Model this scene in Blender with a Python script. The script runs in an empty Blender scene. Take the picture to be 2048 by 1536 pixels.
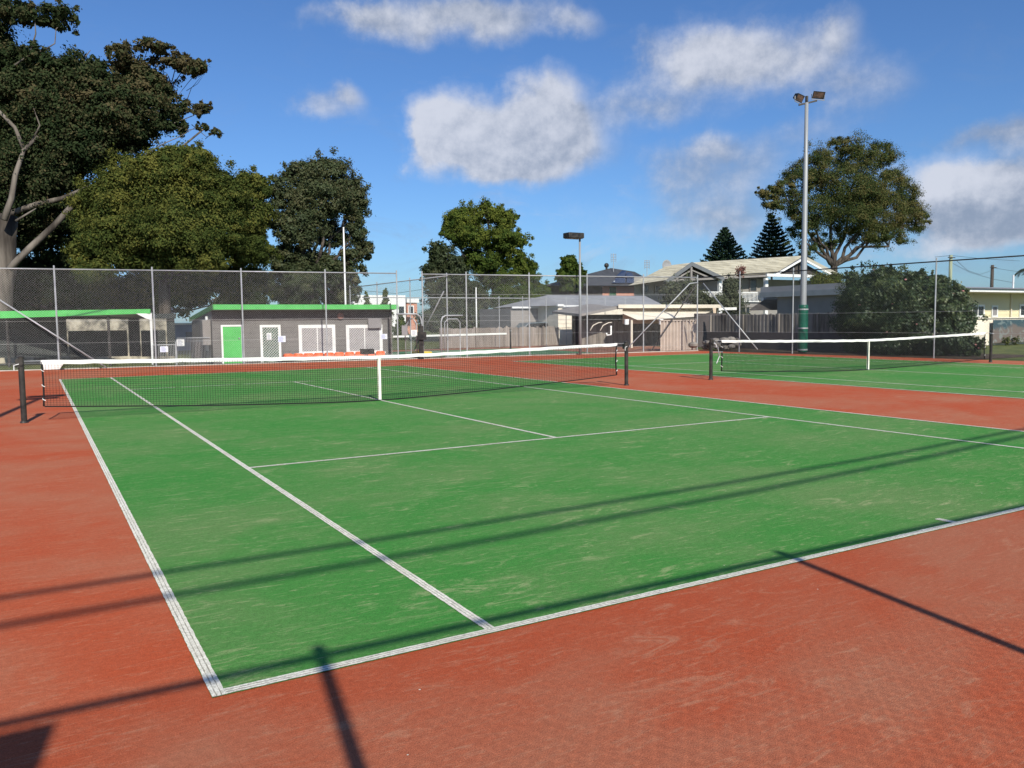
import bpy, math, random
import numpy as np
from mathutils import Vector
random.seed(7); RS=np.random.RandomState(11)
SC=bpy.context.scene; COL=SC.collection
# ---------------------------------------------------------------- survey: camera and pixel -> ground/plane helpers (photo is 2048 wide)
CAM=np.array([-0.5764,-3.5217,1.5779]); YAW,PIT,ROL,FOC=0.5296,-0.0773,-0.0111,1628.8
_F=np.array([math.sin(YAW)*math.cos(PIT),math.cos(YAW)*math.cos(PIT),math.sin(PIT)])
_R=np.array([math.cos(YAW),-math.sin(YAW),0]); _U=np.cross(_R,_F)
_R2=_R*math.cos(ROL)+_U*math.sin(ROL); _U2=-_R*math.sin(ROL)+_U*math.cos(ROL)
def ray(x,y): return _F+_R2*(x-1024)/FOC-_U2*(y-768)/FOC
def G(x,y,z=0): d=ray(x,y); return CAM+d*(z-CAM[2])/d[2]
def P(x,y,Y): d=ray(x,y); return CAM+d*(Y-CAM[1])/d[1]
def PX(x,y,X): d=ray(x,y); return CAM+d*(X-CAM[0])/d[0]
SUN_AZ=math.radians(10.2); SUN_EL=math.radians(35)
# ---------------------------------------------------------------- mesh builder
class MB:
    def __init__(s): s.v=[]; s.f=[]
    def add(s,vs,fs):
        n=len(s.v); s.v+= [tuple(map(float,a)) for a in vs]; s.f+=[tuple(n+i for i in f) for f in fs]; return s
    def box(s,x0,x1,y0,y1,z0,z1):
        return s.add([(x0,y0,z0),(x1,y0,z0),(x1,y1,z0),(x0,y1,z0),(x0,y0,z1),(x1,y0,z1),(x1,y1,z1),(x0,y1,z1)],
            [(0,3,2,1),(4,5,6,7),(0,1,5,4),(1,2,6,5),(2,3,7,6),(3,0,4,7)])
    def bar(s,a,b,w,h,up=(0,0,1)):
        a=np.array(a,float); b=np.array(b,float); d=b-a; d/=np.linalg.norm(d); u=np.array(up,float)
        if abs(d@u)>.98: u=np.array((0,1.,0))
        r=np.cross(d,u); r/=np.linalg.norm(r); u=np.cross(r,d)
        vs=[p+r*i*w/2+u*j*h/2 for p in (a,b) for i,j in ((-1,-1),(1,-1),(1,1),(-1,1))]
        return s.add(vs,[(0,3,2,1),(4,5,6,7),(0,1,5,4),(1,2,6,5),(2,3,7,6),(3,0,4,7)])
    def tube(s,pts,r,n=8,caps=True):
        pts=[np.array(p,float) for p in pts]; m=len(pts)
        rs=list(r) if hasattr(r,'__len__') else [r]*m
        u=None; vs=[]; fs=[]
        for i,p in enumerate(pts):
            d=pts[min(i+1,m-1)]-pts[max(i-1,0)]; d/=np.linalg.norm(d)+1e-9
            if u is None:
                u=np.cross(d,(0,0,1.)) if abs(d[2])<.9 else np.cross(d,(1.,0,0))
            u=u-d*(u@d); u/=np.linalg.norm(u)+1e-9; w=np.cross(d,u)
            for k in range(n):
                a=2*math.pi*k/n; vs.append(p+(u*math.cos(a)+w*math.sin(a))*rs[i])
        for i in range(m-1):
            for k in range(n):
                fs.append((i*n+k,i*n+(k+1)%n,(i+1)*n+(k+1)%n,(i+1)*n+k))
        if caps: fs.append(tuple(range(n))[::-1]); fs.append(tuple((m-1)*n+k for k in range(n)))
        return s.add(vs,fs)
    def poly(s,pts): return s.add(pts,[tuple(range(len(pts)))])
    def prism(s,pts,e):
        e=np.array(e,float); n=len(pts); pts=[np.array(p,float) for p in pts]
        fs=[tuple(range(n))[::-1],tuple(range(n,2*n))]+[(i,(i+1)%n,(i+1)%n+n,i+n) for i in range(n)]
        return s.add(pts+[p+e for p in pts],fs)
    def ball(s,c,r,n=10,m=6,sq=(1,1,1)):
        c=np.array(c,float); vs=[c+np.array((0,0,-r*sq[2]))]
        for j in range(1,m):
            t=math.pi*j/m-math.pi/2
            for k in range(n): a=2*math.pi*k/n; vs.append(c+np.array((math.cos(a)*math.cos(t)*sq[0],math.sin(a)*math.cos(t)*sq[1],math.sin(t)*sq[2]))*r)
        vs.append(c+np.array((0,0,r*sq[2]))); fs=[]
        for k in range(n):
            fs.append((0,1+(k+1)%n,1+k)); fs.append((len(vs)-1,1+(m-2)*n+k,1+(m-2)*n+(k+1)%n))
            for j in range(m-2): fs.append((1+j*n+k,1+j*n+(k+1)%n,1+(j+1)*n+(k+1)%n,1+(j+1)*n+k))
        return s.add(vs,fs)
    def build(s,name,mat,parent=None,smooth=False,bevel=0,label=None,kind=None):
        me=bpy.data.meshes.new(name); off=np.array(WL[parent.name]) if parent is not None else np.zeros(3)
        v=np.array(s.v)-off if len(s.v) else np.zeros((0,3))
        me.from_pydata(v.tolist(),[],s.f); me.update()
        if smooth:
            for p in me.polygons: p.use_smooth=True
        me.materials.append(mat); o=bpy.data.objects.new(name,me); COL.objects.link(o)
        WL[o.name]=tuple(off)
        if parent is not None:
            o.parent=parent
        if bevel:
            b=o.modifiers.new('b','BEVEL'); b.width=bevel; b.segments=2; b.limit_method='ANGLE'
        if label: o['label']=label
        if kind: o['kind']=kind
        return o
WL={}
def tag(o,label,cat,group=None):
    o['label']=label; o['category']=cat
    if group: o['group']=group
    return o
def thing(name,label,cat,loc=(0,0,0),group=None):
    o=bpy.data.objects.new(name,None); COL.objects.link(o); o.location=tuple(map(float,loc)); o.empty_display_size=.3
    WL[o.name]=tuple(map(float,loc)); return tag(o,label,cat,group)
def struct(name,mb,mat): return mb.build(name,mat,kind='structure')
def dup(root,loc,label=None):
    r=root.copy(); COL.objects.link(r); r.location=tuple(map(float,loc))
    if label: r['label']=label
    for ch in list(root.children):
        c=ch.copy(); COL.objects.link(c); c.parent=r
        for g in ch.children:
            d=g.copy(); COL.objects.link(d); d.parent=c
    return r
# ---------------------------------------------------------------- materials
class NT:
    def __init__(s,t): s.t=t; s.L=t.links
    def n(s,ty,**k):
        x=s.t.nodes.new(ty)
        for a,b in k.items():
            if a.startswith('i_'): x.inputs[a[2:].replace('_',' ')].default_value=b
            else: setattr(x,a,b)
        return x
    def m(s,op,a,b=None,c=None,clamp=False):
        x=s.t.nodes.new('ShaderNodeMath'); x.operation=op; x.use_clamp=clamp
        for i,q in enumerate((a,b,c)):
            if q is None: continue
            if isinstance(q,(int,float)): x.inputs[i].default_value=q
            else: s.L.new(q,x.inputs[i])
        return x.outputs[0]
    def mix(s,f,a,b,bt='MIX'):
        x=s.t.nodes.new('ShaderNodeMix'); x.data_type='RGBA'; x.blend_type=bt
        for i,q in ((0,f),(6,a),(7,b)):
            if isinstance(q,(int,float)): x.inputs[i].default_value=q
            elif isinstance(q,tuple): x.inputs[i].default_value=(*q,1) if len(q)==3 else q
            else: s.L.new(q,x.inputs[i])
        return x.outputs[2]
    def rng(s,v,a,b,c=0,d=1,smooth=True):
        x=s.t.nodes.new('ShaderNodeMapRange'); x.interpolation_type='SMOOTHSTEP' if smooth else 'LINEAR'
        s.L.new(v,x.inputs[0])
        for i,q in enumerate((a,b,c,d)): x.inputs[i+1].default_value=q
        return x.outputs[0]
    def noise(s,co,scale,detail=3,rough=.5,dist=0):
        x=s.n('ShaderNodeTexNoise'); x.inputs['Scale'].default_value=scale; x.inputs['Detail'].default_value=detail
        x.inputs['Roughness'].default_value=rough; x.inputs['Distortion'].default_value=dist; s.L.new(co,x.inputs['Vector']); return x.outputs['Fac']
    def scaled(s,co,sc,rot=(0,0,0)):
        x=s.n('ShaderNodeMapping'); x.inputs['Scale'].default_value=sc; x.inputs['Rotation'].default_value=rot; s.L.new(co,x.inputs['Vector']); return x.outputs[0]
def newmat(name):
    m=bpy.data.materials.new(name); m.use_nodes=True; t=m.node_tree; b=t.nodes['Principled BSDF']; return m,NT(t),b
def geo(N): return N.n('ShaderNodeNewGeometry').outputs['Position']
def M(name,c,rough=.7,var=.18,scale=3,c2=None,metal=0,spec=.3,bump=0,bscale=40,streak=False,fine=.0):
    m,N,b=newmat(name); co=geo(N)
    cc=N.scaled(co,(1,1,.15)) if streak else co
    f=N.rng(N.noise(cc,scale,4,.6),.3,.7)
    a=tuple(x*(1-var) for x in c); d=tuple(min(1,x*(1+var*.6)) for x in c) if c2 is None else c2
    col=N.mix(f,a,d)
    if fine:
        g=N.rng(N.noise(co,bscale*2,2,.5),.35,.65,1-fine,1+fine); col=N.mix(1.0,col,N.n('ShaderNodeCombineColor').outputs[0],'MULTIPLY') if False else col
    N.L.new(col,b.inputs['Base Color']); b.inputs['Roughness'].default_value=rough; b.inputs['Metallic'].default_value=metal
    b.inputs['Specular IOR Level'].default_value=spec
    if bump:
        bn=N.n('ShaderNodeBump'); bn.inputs['Strength'].default_value=bump; bn.inputs['Distance'].default_value=.01
        N.L.new(N.noise(co,bscale,3,.6),bn.inputs['Height']); N.L.new(bn.outputs[0],b.inputs['Normal'])
    return m
def turf(name,base,dull,sand,sandamt=.5,seed=0.0):
    m,N,b=newmat(name); co0=geo(N)
    ad=N.n('ShaderNodeVectorMath',operation='ADD'); N.L.new(co0,ad.inputs[0]); ad.inputs[1].default_value=(seed,seed*1.7,0); co=ad.outputs[0]
    big=N.rng(N.noise(co,.30,5,.62,.5),.40,.62)
    mid=N.rng(N.noise(N.scaled(co,(.55,1.0,1),(0,0,.5)),1.5,6,.66,.6),.40,.72)
    col=N.mix(N.m('MULTIPLY_ADD',big,.65,N.m('MULTIPLY',mid,.45),clamp=True),base,dull)
    # scuffed sand patches, elongated the way players drag their feet
    st=N.noise(N.scaled(co,(1,2.6,1),(0,0,-.12)),2.3,7,.72,1.2)
    sm=N.m('MULTIPLY',N.rng(st,.53,.70),N.rng(N.noise(co,.6,3,.5),.38,.62))
    col=N.mix(N.m('MULTIPLY',sm,sandamt),col,sand)
    st2=N.noise(N.scaled(co,(2.2,13,1),(0,0,-.18)),2.0,5,.7,1.5)
    col=N.mix(N.m('MULTIPLY',N.rng(st2,.52,.70),sandamt*.8),col,sand)
    g=N.noise(co,170,3,.75); g2=N.noise(co,38,4,.7)
    k=N.m('MULTIPLY',N.rng(g,.3,.7,.66,1.36,False),N.rng(g2,.3,.7,.86,1.14,False))
    hsv=N.n('ShaderNodeHueSaturation'); N.L.new(col,hsv.inputs['Color']); N.L.new(k,hsv.inputs['Value'])
    col=hsv.outputs[0]
    v=N.n('ShaderNodeTexVoronoi'); v.inputs['Scale'].default_value=5.5; N.L.new(co,v.inputs['Vector'])
    col=N.mix(N.m('MULTIPLY',N.m('LESS_THAN',v.outputs['Distance'],.028),N.m('GREATER_THAN',N.noise(co,3.1,1),.55)),col,(.62,.58,.48))
    N.L.new(col,b.inputs['Base Color']); b.inputs['Roughness'].default_value=.92; b.inputs['Specular IOR Level'].default_value=.12
    bn=N.n('ShaderNodeBump'); bn.inputs['Strength'].default_value=.55; bn.inputs['Distance'].default_value=.006
    N.L.new(g,bn.inputs['Height']); N.L.new(bn.outputs[0],b.inputs['Normal'])
    return m
def linemat():
    m,N,b=newmat('worn_white_line'); co=geo(N)
    f=N.rng(N.noise(co,60,4,.8),.36,.6); f2=N.rng(N.noise(co,1.3,4,.7),.35,.7)
    col=N.mix(f,(.50,.49,.42),(.86,.84,.74)); col=N.mix(N.m('MULTIPLY',f2,.45),col,(.50,.47,.36))
    N.L.new(col,b.inputs['Base Color']); b.inputs['Roughness'].default_value=.9; b.inputs['Specular IOR Level'].default_value=.1
    return m
def leafmat(name,c1,c2,c3,trans=.25,gloss=.0):
    m=bpy.data.materials.new(name); m.use_nodes=True; t=m.node_tree; t.nodes.clear(); N=NT(t)
    at=N.n('ShaderNodeAttribute',attribute_name='tint'); r=N.n('ShaderNodeValToRGB'); N.L.new(at.outputs['Fac'],r.inputs[0])
    e=r.color_ramp.elements; e[0].color=(*c1,1); e[1].color=(*c3,1); x=e.new(.5); x.color=(*c2,1)
    d=N.n('ShaderNodeBsdfDiffuse'); tr=N.n('ShaderNodeBsdfTranslucent'); N.L.new(r.outputs[0],d.inputs[0]); N.L.new(r.outputs[0],tr.inputs[0])
    mx=N.n('ShaderNodeMixShader'); mx.inputs[0].default_value=trans; N.L.new(d.outputs[0],mx.inputs[1]); N.L.new(tr.outputs[0],mx.inputs[2])
    out=N.n('ShaderNodeOutputMaterial'); last=mx
    if gloss:
        g=N.n('ShaderNodeBsdfGlossy'); g.inputs['Roughness'].default_value=.5; g.inputs[0].default_value=(.8,.85,.8,1)
        m2=N.n('ShaderNodeMixShader'); m2.inputs[0].default_value=gloss; N.L.new(mx.outputs[0],m2.inputs[1]); N.L.new(g.outputs[0],m2.inputs[2]); last=m2
    N.L.new(last.outputs[0],out.inputs[0]); return m
m_red=turf('terracotta_turf',(.42,.082,.033),(.40,.145,.080),(.50,.29,.18),.38)
m_green=turf('green_turf',(.050,.222,.041),(.115,.228,.070),(.40,.41,.22),.55,13.0)
m_green3=turf('pale_green_turf',(.07,.22,.11),(.11,.23,.12),(.3,.34,.2),.4,30.0)
m_line=linemat()
m_grass=M('lawn_grass',(.075,.120,.022),.9,.5,1.2,(.15,.165,.045),bump=.6,bscale=30)
m_dirt=M('leaf_litter',(.05,.04,.028),.95,.4,4,(.10,.07,.045),bump=.6)
m_conc=M('concrete',(.40,.38,.34),.9,.25,3,bump=.3,streak=False)
m_galv=M('galvanised_steel',(.37,.385,.40),.5,.15,5,metal=.25)
m_wire=M('galvanised_wire',(.44,.45,.45),.5,.12,5,metal=.1)
m_wired=M('dull_dark_wire',(.17,.18,.18),.6,.12,5)
m_pole=M('grey_pole_steel',(.27,.285,.30),.5,.14,1.5,metal=.15,streak=True)
m_blk=M('black_steel',(.022,.022,.022),.45,.3,6,(.05,.045,.04))
m_net=M('black_net_cord',(.012,.013,.014),.8,.2,6)
m_band=M('white_net_tape',(.74,.74,.71),.75,.1,3,(.82,.82,.80),bump=.3,bscale=25)
m_strap=M('cream_strap',(.74,.72,.60),.8,.15,9,(.80,.79,.72))
m_wallgrey=M('grey_render',(.175,.168,.162),.85,.14,1.4,bump=.2)
m_darkgrey=M('dark_grey_board',(.075,.065,.066),.85,.15,2)
m_lime=M('lime_green_paint',(.085,.42,.10),.5,.10,1.5,(.10,.47,.12))
m_white=M('white_paint',(.72,.73,.72),.6,.08,3)
m_cream=M('cream_paint',(.66,.60,.49),.7,.10,1.2)
m_creamw=M('warm_white_board',(.72,.66,.55),.7,.10,1.5)
m_glass=M('dark_glass',(.03,.035,.04),.12,.2,2,spec=.6)
m_dgreen=M('dark_green_glass',(.035,.10,.055),.3,.2,2)
m_blind=M('pale_blind',(.24,.23,.235),.8,.1,2)
m_lattice=M('lattice_grille',(.55,.54,.54),.6,.1,4)
m_orange=M('orange_plastic',(.74,.15,.05),.4,.1,4,(.80,.19,.08))
m_paper=M('white_paper',(.70,.74,.82),.8,.06,14,(.55,.60,.75))
m_pwhite=M('plain_notice',(.74,.75,.74),.8,.06,14)
m_asph=M('grey_metal_roof',(.27,.275,.285),.6,.12,1,streak=False)
m_slate=M('dark_roof_tile',(.055,.06,.070),.7,.25,2)
m_tile=M('cream_roof_tile',(.44,.41,.31),.85,.22,.8,(.52,.49,.38),bump=.5,bscale=9)
m_shade=M('dark_timber_and_shade',(.055,.05,.048),.9,.3,3)  # dark timber colour, also painted shade in the gables and on the brick house
m_inner=M('dark_interior',(.022,.021,.022),.9,.3,2)
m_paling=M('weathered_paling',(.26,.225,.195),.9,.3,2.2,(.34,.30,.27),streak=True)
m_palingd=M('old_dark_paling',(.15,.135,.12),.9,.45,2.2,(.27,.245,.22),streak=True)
m_corr=M('pale_corrugated_steel',(.50,.42,.36),.6,.12,2)
m_greywall=M('grey_brown_render',(.24,.225,.215),.9,.10,.8)
m_housewall=M('pale_grey_cladding',(.26,.25,.235),.85,.1,.8)
m_gutter=M('blue_grey_gutter',(.20,.23,.25),.5,.1,2)
m_pad=M('green_vinyl_padding',(.006,.085,.055),.4,.2,3)
m_bark=M('grey_gum_bark',(.065,.053,.045),.9,.5,1.4,(.20,.175,.15),streak=True,bump=.7,bscale=14)
m_barkd=M('dark_bark',(.045,.037,.031),.95,.4,3,(.095,.08,.068),streak=True,bump=.7)
m_pink=M('pink_petals',(.50,.24,.22),.8,.2,4)
m_yel=M('yellow_bin_lid',(.75,.58,.05),.5,.1,3)
m_darkbin=M('dark_bin_plastic',(.02,.04,.03),.5,.1,3)
m_cable=M('black_cable',(.015,.015,.016),.6,.1,3)
m_solar=M('solar_glass',(.018,.025,.05),.15,.3,2,spec=.7)
m_yelwall=M('pale_yellow_board',(.66,.60,.40),.8,.08,1.0)
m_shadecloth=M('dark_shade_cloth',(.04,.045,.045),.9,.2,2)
m_rust=M('rusty_reddish_plume',(.20,.10,.085),.9,.3,5)
m_carpt=M('grey_car_paint',(.10,.13,.15),.3,.1,2,spec=.5)
m_polewood=M('treated_pole_timber',(.22,.26,.17),.9,.25,2,(.30,.34,.24),streak=True)
m_orglow=M('lamp_lens',(.07,.06,.055),.3,.4,8,(.15,.09,.07))
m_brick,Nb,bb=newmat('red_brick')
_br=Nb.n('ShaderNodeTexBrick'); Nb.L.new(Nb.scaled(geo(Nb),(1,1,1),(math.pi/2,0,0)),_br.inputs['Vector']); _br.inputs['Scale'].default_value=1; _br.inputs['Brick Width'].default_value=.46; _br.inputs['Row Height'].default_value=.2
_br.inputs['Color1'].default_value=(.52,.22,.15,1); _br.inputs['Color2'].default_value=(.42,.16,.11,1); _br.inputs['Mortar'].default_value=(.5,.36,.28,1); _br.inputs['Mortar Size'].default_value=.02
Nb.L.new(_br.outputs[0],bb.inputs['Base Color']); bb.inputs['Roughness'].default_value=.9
m_mural,Nm,bm_=newmat('mural_banner_print')
_c=geo(Nm); _n=Nm.noise(Nm.scaled(_c,(.6,1,1.2)),.9,3,.6,1.0); _z=Nm.n('ShaderNodeSeparateXYZ'); Nm.L.new(_c,_z.inputs[0])
_h=Nm.m('ADD',_z.outputs[2],Nm.m('MULTIPLY',_n,1.4))
_cl=Nm.mix(Nm.rng(_h,1.5,1.75),(.13,.105,.09),(.03,.065,.08)); _cl=Nm.mix(Nm.m('MULTIPLY',Nm.rng(Nm.noise(_c,1.6,3,.6,1.5),.55,.62),.5),_cl,(.22,.27,.26))
Nm.L.new(_cl,bm_.inputs['Base Color']); bm_.inputs['Roughness'].default_value=.6
# ---------------------------------------------------------------- ground
BIG=600
g=MB(); g.add([(-BIG,-BIG,-.03),(BIG,-BIG,-.03),(BIG,BIG,-.03),(-BIG,BIG,-.03)],[(0,1,2,3)]); struct('ground',g,m_grass)
XF=27.7   # far corner of the enclosure
def backY(x): return 30.3-.134*x
def sideX(y): return 27.7+(26.6-y)*.075
def sheet(x0,x1,y0,y1,z): return [(x0,y0,z),(x1,y0,z),(x1,y1,z),(x0,y1,z)]
g=MB(); g.poly([(-9,-5.4,0),(sideX(-5.4),-5.4,0),(XF,backY(XF),0),(-9,backY(-9),0)]); struct('court_runoff',g,m_red)
def court(x0,y0,z,mat,name,W=10.977,L=23.95):
    g=MB(); g.poly(sheet(x0,x0+W,y0,y0+L,z)); struct(name,g,mat)
court(0,0,.004,m_green,'court_surface'); court(15.517,0,.004,m_green,'court_surface')
def hatch(name,x0,lw=.056):
    g=MB(); z=.008; xs=[0,1.369,9.483,10.977-lw]; ys=5.557; yf=18.361; yF=23.95; cx=5.42
    r=lambda a,b,c,d: ribbon(g,x0+a,x0+b,c,d,z)
    r(0,lw,0,yF); r(10.977-lw,10.977,0,yF); r(lw,10.977-lw,0,lw); r(lw,10.977-lw,yF-lw,yF)
    for x in (1.369,9.483): r(x-lw/2,x+lw/2,lw,yF-lw)
    for y in (ys,yf): r(1.369+lw/2,9.483-lw/2,y-lw/2,y+lw/2)
    r(cx-lw/2,cx+lw/2,ys+lw/2,yf-lw/2)
    r(cx-lw/2,cx+lw/2,lw,lw+.14); r(cx-lw/2,cx+lw/2,yF-lw-.14,yF-lw)
    struct(name,g,m_line)
LB_=None
def ribbon(g,x0,x1,y0,y1,z):
    # a sewn-in strip of white turf with slightly ragged edges and split into three tufted rows when long
    horiz=(x1-x0)>(y1-y0); L=max(x1-x0,y1-y0); n=max(2,int(L/.03)) if L<13 or True else 2
    n=min(n,900); w=min(x1-x0,y1-y0); R=random.random
    rows=[(0,.28),(.36,.64),(.72,1)]
    for a,b in rows:
        vs=[];
        for i in range(n+1):
            t=i/n; j0=(R()-.5)*w*.07; j1=(R()-.5)*w*.07
            if horiz: X=x0+(x1-x0)*t; vs+= [(X,y0+w*a+j0,z),(X,y0+w*b+j1,z)]
            else: Y=y0+(y1-y0)*t; vs+= [(x1-w*a-j0,Y,z),(x1-w*b-j1,Y,z)]
        g.add(vs,[(2*i,2*i+2,2*i+3,2*i+1) for i in range(n)])
    g=LB_
    if horiz: g.add([(x0,y0+.06*w,z-.002),(x1,y0+.06*w,z-.002),(x1,y1-.06*w,z-.002),(x0,y1-.06*w,z-.002)],[(0,1,2,3)])
    else: g.add([(x0+.06*w,y0,z-.002),(x1-.06*w,y0,z-.002),(x1-.06*w,y1,z-.002),(x0+.06*w,y1,z-.002)],[(0,1,2,3)])
m_lined=M('dull_line_backing',(.30,.29,.24),.95,.3,30,(.46,.44,.37))
LB_=MB(); hatch('court_lines',0); hatch('court_lines',15.517); struct('line_backing',LB_,m_lined)
# neighbouring court beyond the back fence
g=MB(); g.poly([(14.4,28.5,-.012),(27.4,26.8,-.012),(29,27,-.012),(33,40,-.012),(13.4,40,-.012)]); struct('rear_court_runoff',g,M('worn_red_turf',(.30,.13,.08),.95,.3,.6))
g=MB(); g.poly([(14.6,29.6,-.008),(23.0,28.6,-.008),(23.5,37.2,-.008),(14.2,37.6,-.008)]); struct('rear_court_surface',g,m_green3)
struct_k=MB()
def strip(a,b,w,z0,z1,mb):
    mb.bar((a[0],a[1],(z0+z1)/2),(b[0],b[1],(z0+z1)/2),w,z1-z0)
strip((-9,backY(-9)),(XF,backY(XF)),.14,-.05,.035,struct_k)
struct_k.build('fence_kerb',m_conc,kind='structure')
g=MB(); g.poly([(28.2,13.5,-.016),(34,13.5,-.016),(34,28,-.016),(27.75,26.7,-.016)]); struct('garden_bed',g,m_dirt)
# ---------------------------------------------------------------- nets
def make_net(name,label,grp,xl,xr,y,zl=1.02,zc=.915,bl=.24,br=.25,inset=.30,cs=.045,th=.0040,lift=0,nettop=None,right_brace=True):
    root=thing(name,label,'tennis net',((xl+xr)/2,y,0),grp)
    a=xl+inset; b=xr-inset; c=(a+b)/2-.06
    def top(x):
        t=abs(x-c)/((b-a)/2); return zc+(zl-zc)*t**1.25
    def bot(x):
        if x<c: t=(c-x)/(c-a); return .015+(bl)*max(0,t)**1.6
        t=(x-c)/(b-c); return .015+br*t**1.5
    def yy(x,z): return y+.015*math.sin(x*2.3)+.02*math.sin(x*.9+z*2)
    m=MB(); n=int((b-a)/cs)
    xs=[a+(b-a)*i/n for i in range(n+1)]
    for x in xs:
        z0,z1=bot(x),top(x)-.03; m.bar((x,yy(x,z0),z0),(x,yy(x,z1),z1),th,th)
    rows=int(.95/cs)
    for k in range(1,rows+1):
        for i in range(n):
            if True:
                z0=bot(xs[i])+(top(xs[i])-.03-bot(xs[i]))*k/(rows+1); z1=bot(xs[i+1])+(top(xs[i+1])-.03-bot(xs[i+1]))*k/(rows+1)
                m.add([(xs[i],yy(xs[i],z0),z0-th/2),(xs[i+1],yy(xs[i+1],z1),z1-th/2),(xs[i+1],yy(xs[i+1],z1),z1+th/2),(xs[i],yy(xs[i],z0),z0+th/2),
                       (xs[i],yy(xs[i],z0)+th,z0),(xs[i+1],yy(xs[i+1],z1)+th,z1)],[(0,1,2,3),(3,2,5,4),(0,4,5,1)])
    m.build('net_mesh',m_net,root)
    m=MB(); K=60; vs=[]
    for i in range(K+1):
        x=a-.02+(b-a+.04)*i/K; z=top(x)+.004*math.sin(i*1.9); w=.068
        vs+=[(x,y-.014,z),(x,y-.012,z-w-.004*math.sin(i*2.7)),(x,y+.012,z-w),(x,y+.014,z)]
    fs=[]
    for i in range(K):
        for q in range(4): fs.append((4*i+q,4*i+(q+1)%4,4*i+4+(q+1)%4,4*i+4+q))
    fs+= [(0,1,2,3)[::-1],(4*K,4*K+1,4*K+2,4*K+3)]
    m.add(vs,fs); m.build('headband',m_band,root,bevel=.003)
    m=MB(); m.tube([(x,yy(x,0),bot(x)) for x in [a+(b-a)*i/40 for i in range(41)]],.012,6); m.build('bottom_cord',m_net,root,smooth=True)
    m=MB(); m.box(c-.026,c+.026,y-.024,y-.020,.03,zc-.004); m.box(c-.026,c+.026,y+.024,y+.028,.03,zc-.004); m.box(c-.026,c+.026,y-.024,y+.028,zc+.002,zc+.006)
    m.build('centre_strap',m_strap,root)
    m=MB(); m.box(c-.03,c+.03,y-.03,y+.03,.008,.03); m.build('strap_anchor',m_galv,root)
    for sx,x,xo,bz in ((-1,a,xl,bl),(1,b,xr,br)):
        m=MB(); pts=[(x+sx*.01+ -sx*.05*math.sin(t*3.1)*.6*(1 if sx>0 else .4),y,bot(x)+(top(x)-bot(x)-.03)*t) for t in [i/8 for i in range(9)]]
        m.tube(pts,.016,6); m.build('side_band',m_net,root,smooth=True)
        m=MB(); m.tube([(x,y,top(x)-.01),(xo,y,zl-.01)],.006,6); m.build('head_cable',m_galv,root)
        for t in (.15,.45,.78): m=MB(); z=bot(x)+(top(x)-bot(x))*t; m.tube([(x-sx*.02,y-.02,z-.02),(x+sx*.015,y-.02,z),(x+sx*.02,y+.02,z+.015)],.007,5); m.build('lacing',m_band,root)
    return root,c
NETG='tennis nets across the courts'
make_net('tennis_net','black tennis net with white headband across the nearest green court',NETG,-.778,11.684,11.968)
make_net('tennis_net','black tennis net on the second green court, in front of the green padded pole',NETG,14.51,27.307,12.044,bl=.2,br=.12,inset=.38)
def net_post(x,y,label,h=1.06,winder=False,s=-1,r=.045):
    root=thing('net_post',label,'net post',(x,y,0),'black steel posts holding the nets')
    m=MB(); m.tube([(x,y,-.02),(x,y,h)],r,14); m.build('post_tube',m_blk,root,smooth=False)
    m=MB(); m.tube([(x,y,h),(x,y,h+.012),(x,y,h+.03)],[r+.006,r+.006,r*.5],14); m.build('cap',m_blk,root)
    m=MB(); m.tube([(x,y,.004),(x,y,.03)],[r+.02,r+.012],14); m.build('ground_sleeve',m_blk,root)
    if winder:
        m=MB(); m.box(x-s*.05-.03,x-s*.05+.03,y-.05,y+.05,h-.16,h-.02); m.tube([(x,y-.07,h-.1),(x,y+.07,h-.1)],.03,10); m.build('winder',m_blk,root)
        m=MB(); m.tube([(x-s*.02,y-.06,h-.1),(x-s*.10,y-.08,h-.12),(x-s*.10,y-.08,h-.2)],.008,6); m.build('crank_handle',m_white,root)
    else:
        m=MB(); m.tube([(x,y-.05,h-.07),(x+s*.06,y-.05,h-.06)],.012,6); m.box(x-.06,x+.06,y-.052,y+.052,h-.09,h-.06); m.build('cable_hook',m_galv,root)
    return root
net_post(-.778,11.968,'black net post at the left end of the nearest net',h=1.07,winder=True,s=1)
net_post(11.684,11.968,'black net post at the right end of the nearest net',h=1.04,winder=True,s=1)
net_post(14.51,12.044,'black net post at the left end of the second court net',h=1.04,winder=True,s=-1)
net_post(27.307,12.044,'black net post at the far right end of the second court net',h=1.05,s=-1)
# dangling ropes at the second net's left post
m=MB(); m.tube([(14.56,12.0,.98),(14.70,12.0,.84),(14.76,12.0,.6),(14.66,12.0,.42)],.013,6); m.tube([(14.50,11.98,.72),(14.88,12.0,.71)],.009,5)
tag(m.build('tie_rope',m_galv),'loose tie cord hanging beside the left post of the second net','rope')
# rear court net
rn0=P(786,675,32.5)[:2]; rn1=P(1013,668,34.5)[:2]
root=thing('tennis_net','distant net with white tape seen through the chain-link of the back fence','tennis net',(17,33.5,0),NETG)
d=(rn1-rn0); L=np.linalg.norm(d); d/=L; m=MB(); q=lambda t,z: (rn0[0]+d[0]*t,rn0[1]+d[1]*t,z)
for i in range(int(L/.09)): m.bar(q(i*.09,.05),q(i*.09,.88),.004,.004)
for k in range(10): m.bar(q(0,.08+k*.09),q(L,.08+k*.09),.004,.004)
m.build('net_mesh',m_net,root); m=MB(); m.bar(q(0,.90),q(L,.90),.02,.09); m.build('headband',m_band,root)
net_post(rn1[0]+d[0]*.3,rn1[1]+d[1]*.3,'distant black post at the right end of the net behind the back fence',h=1.12)
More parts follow.
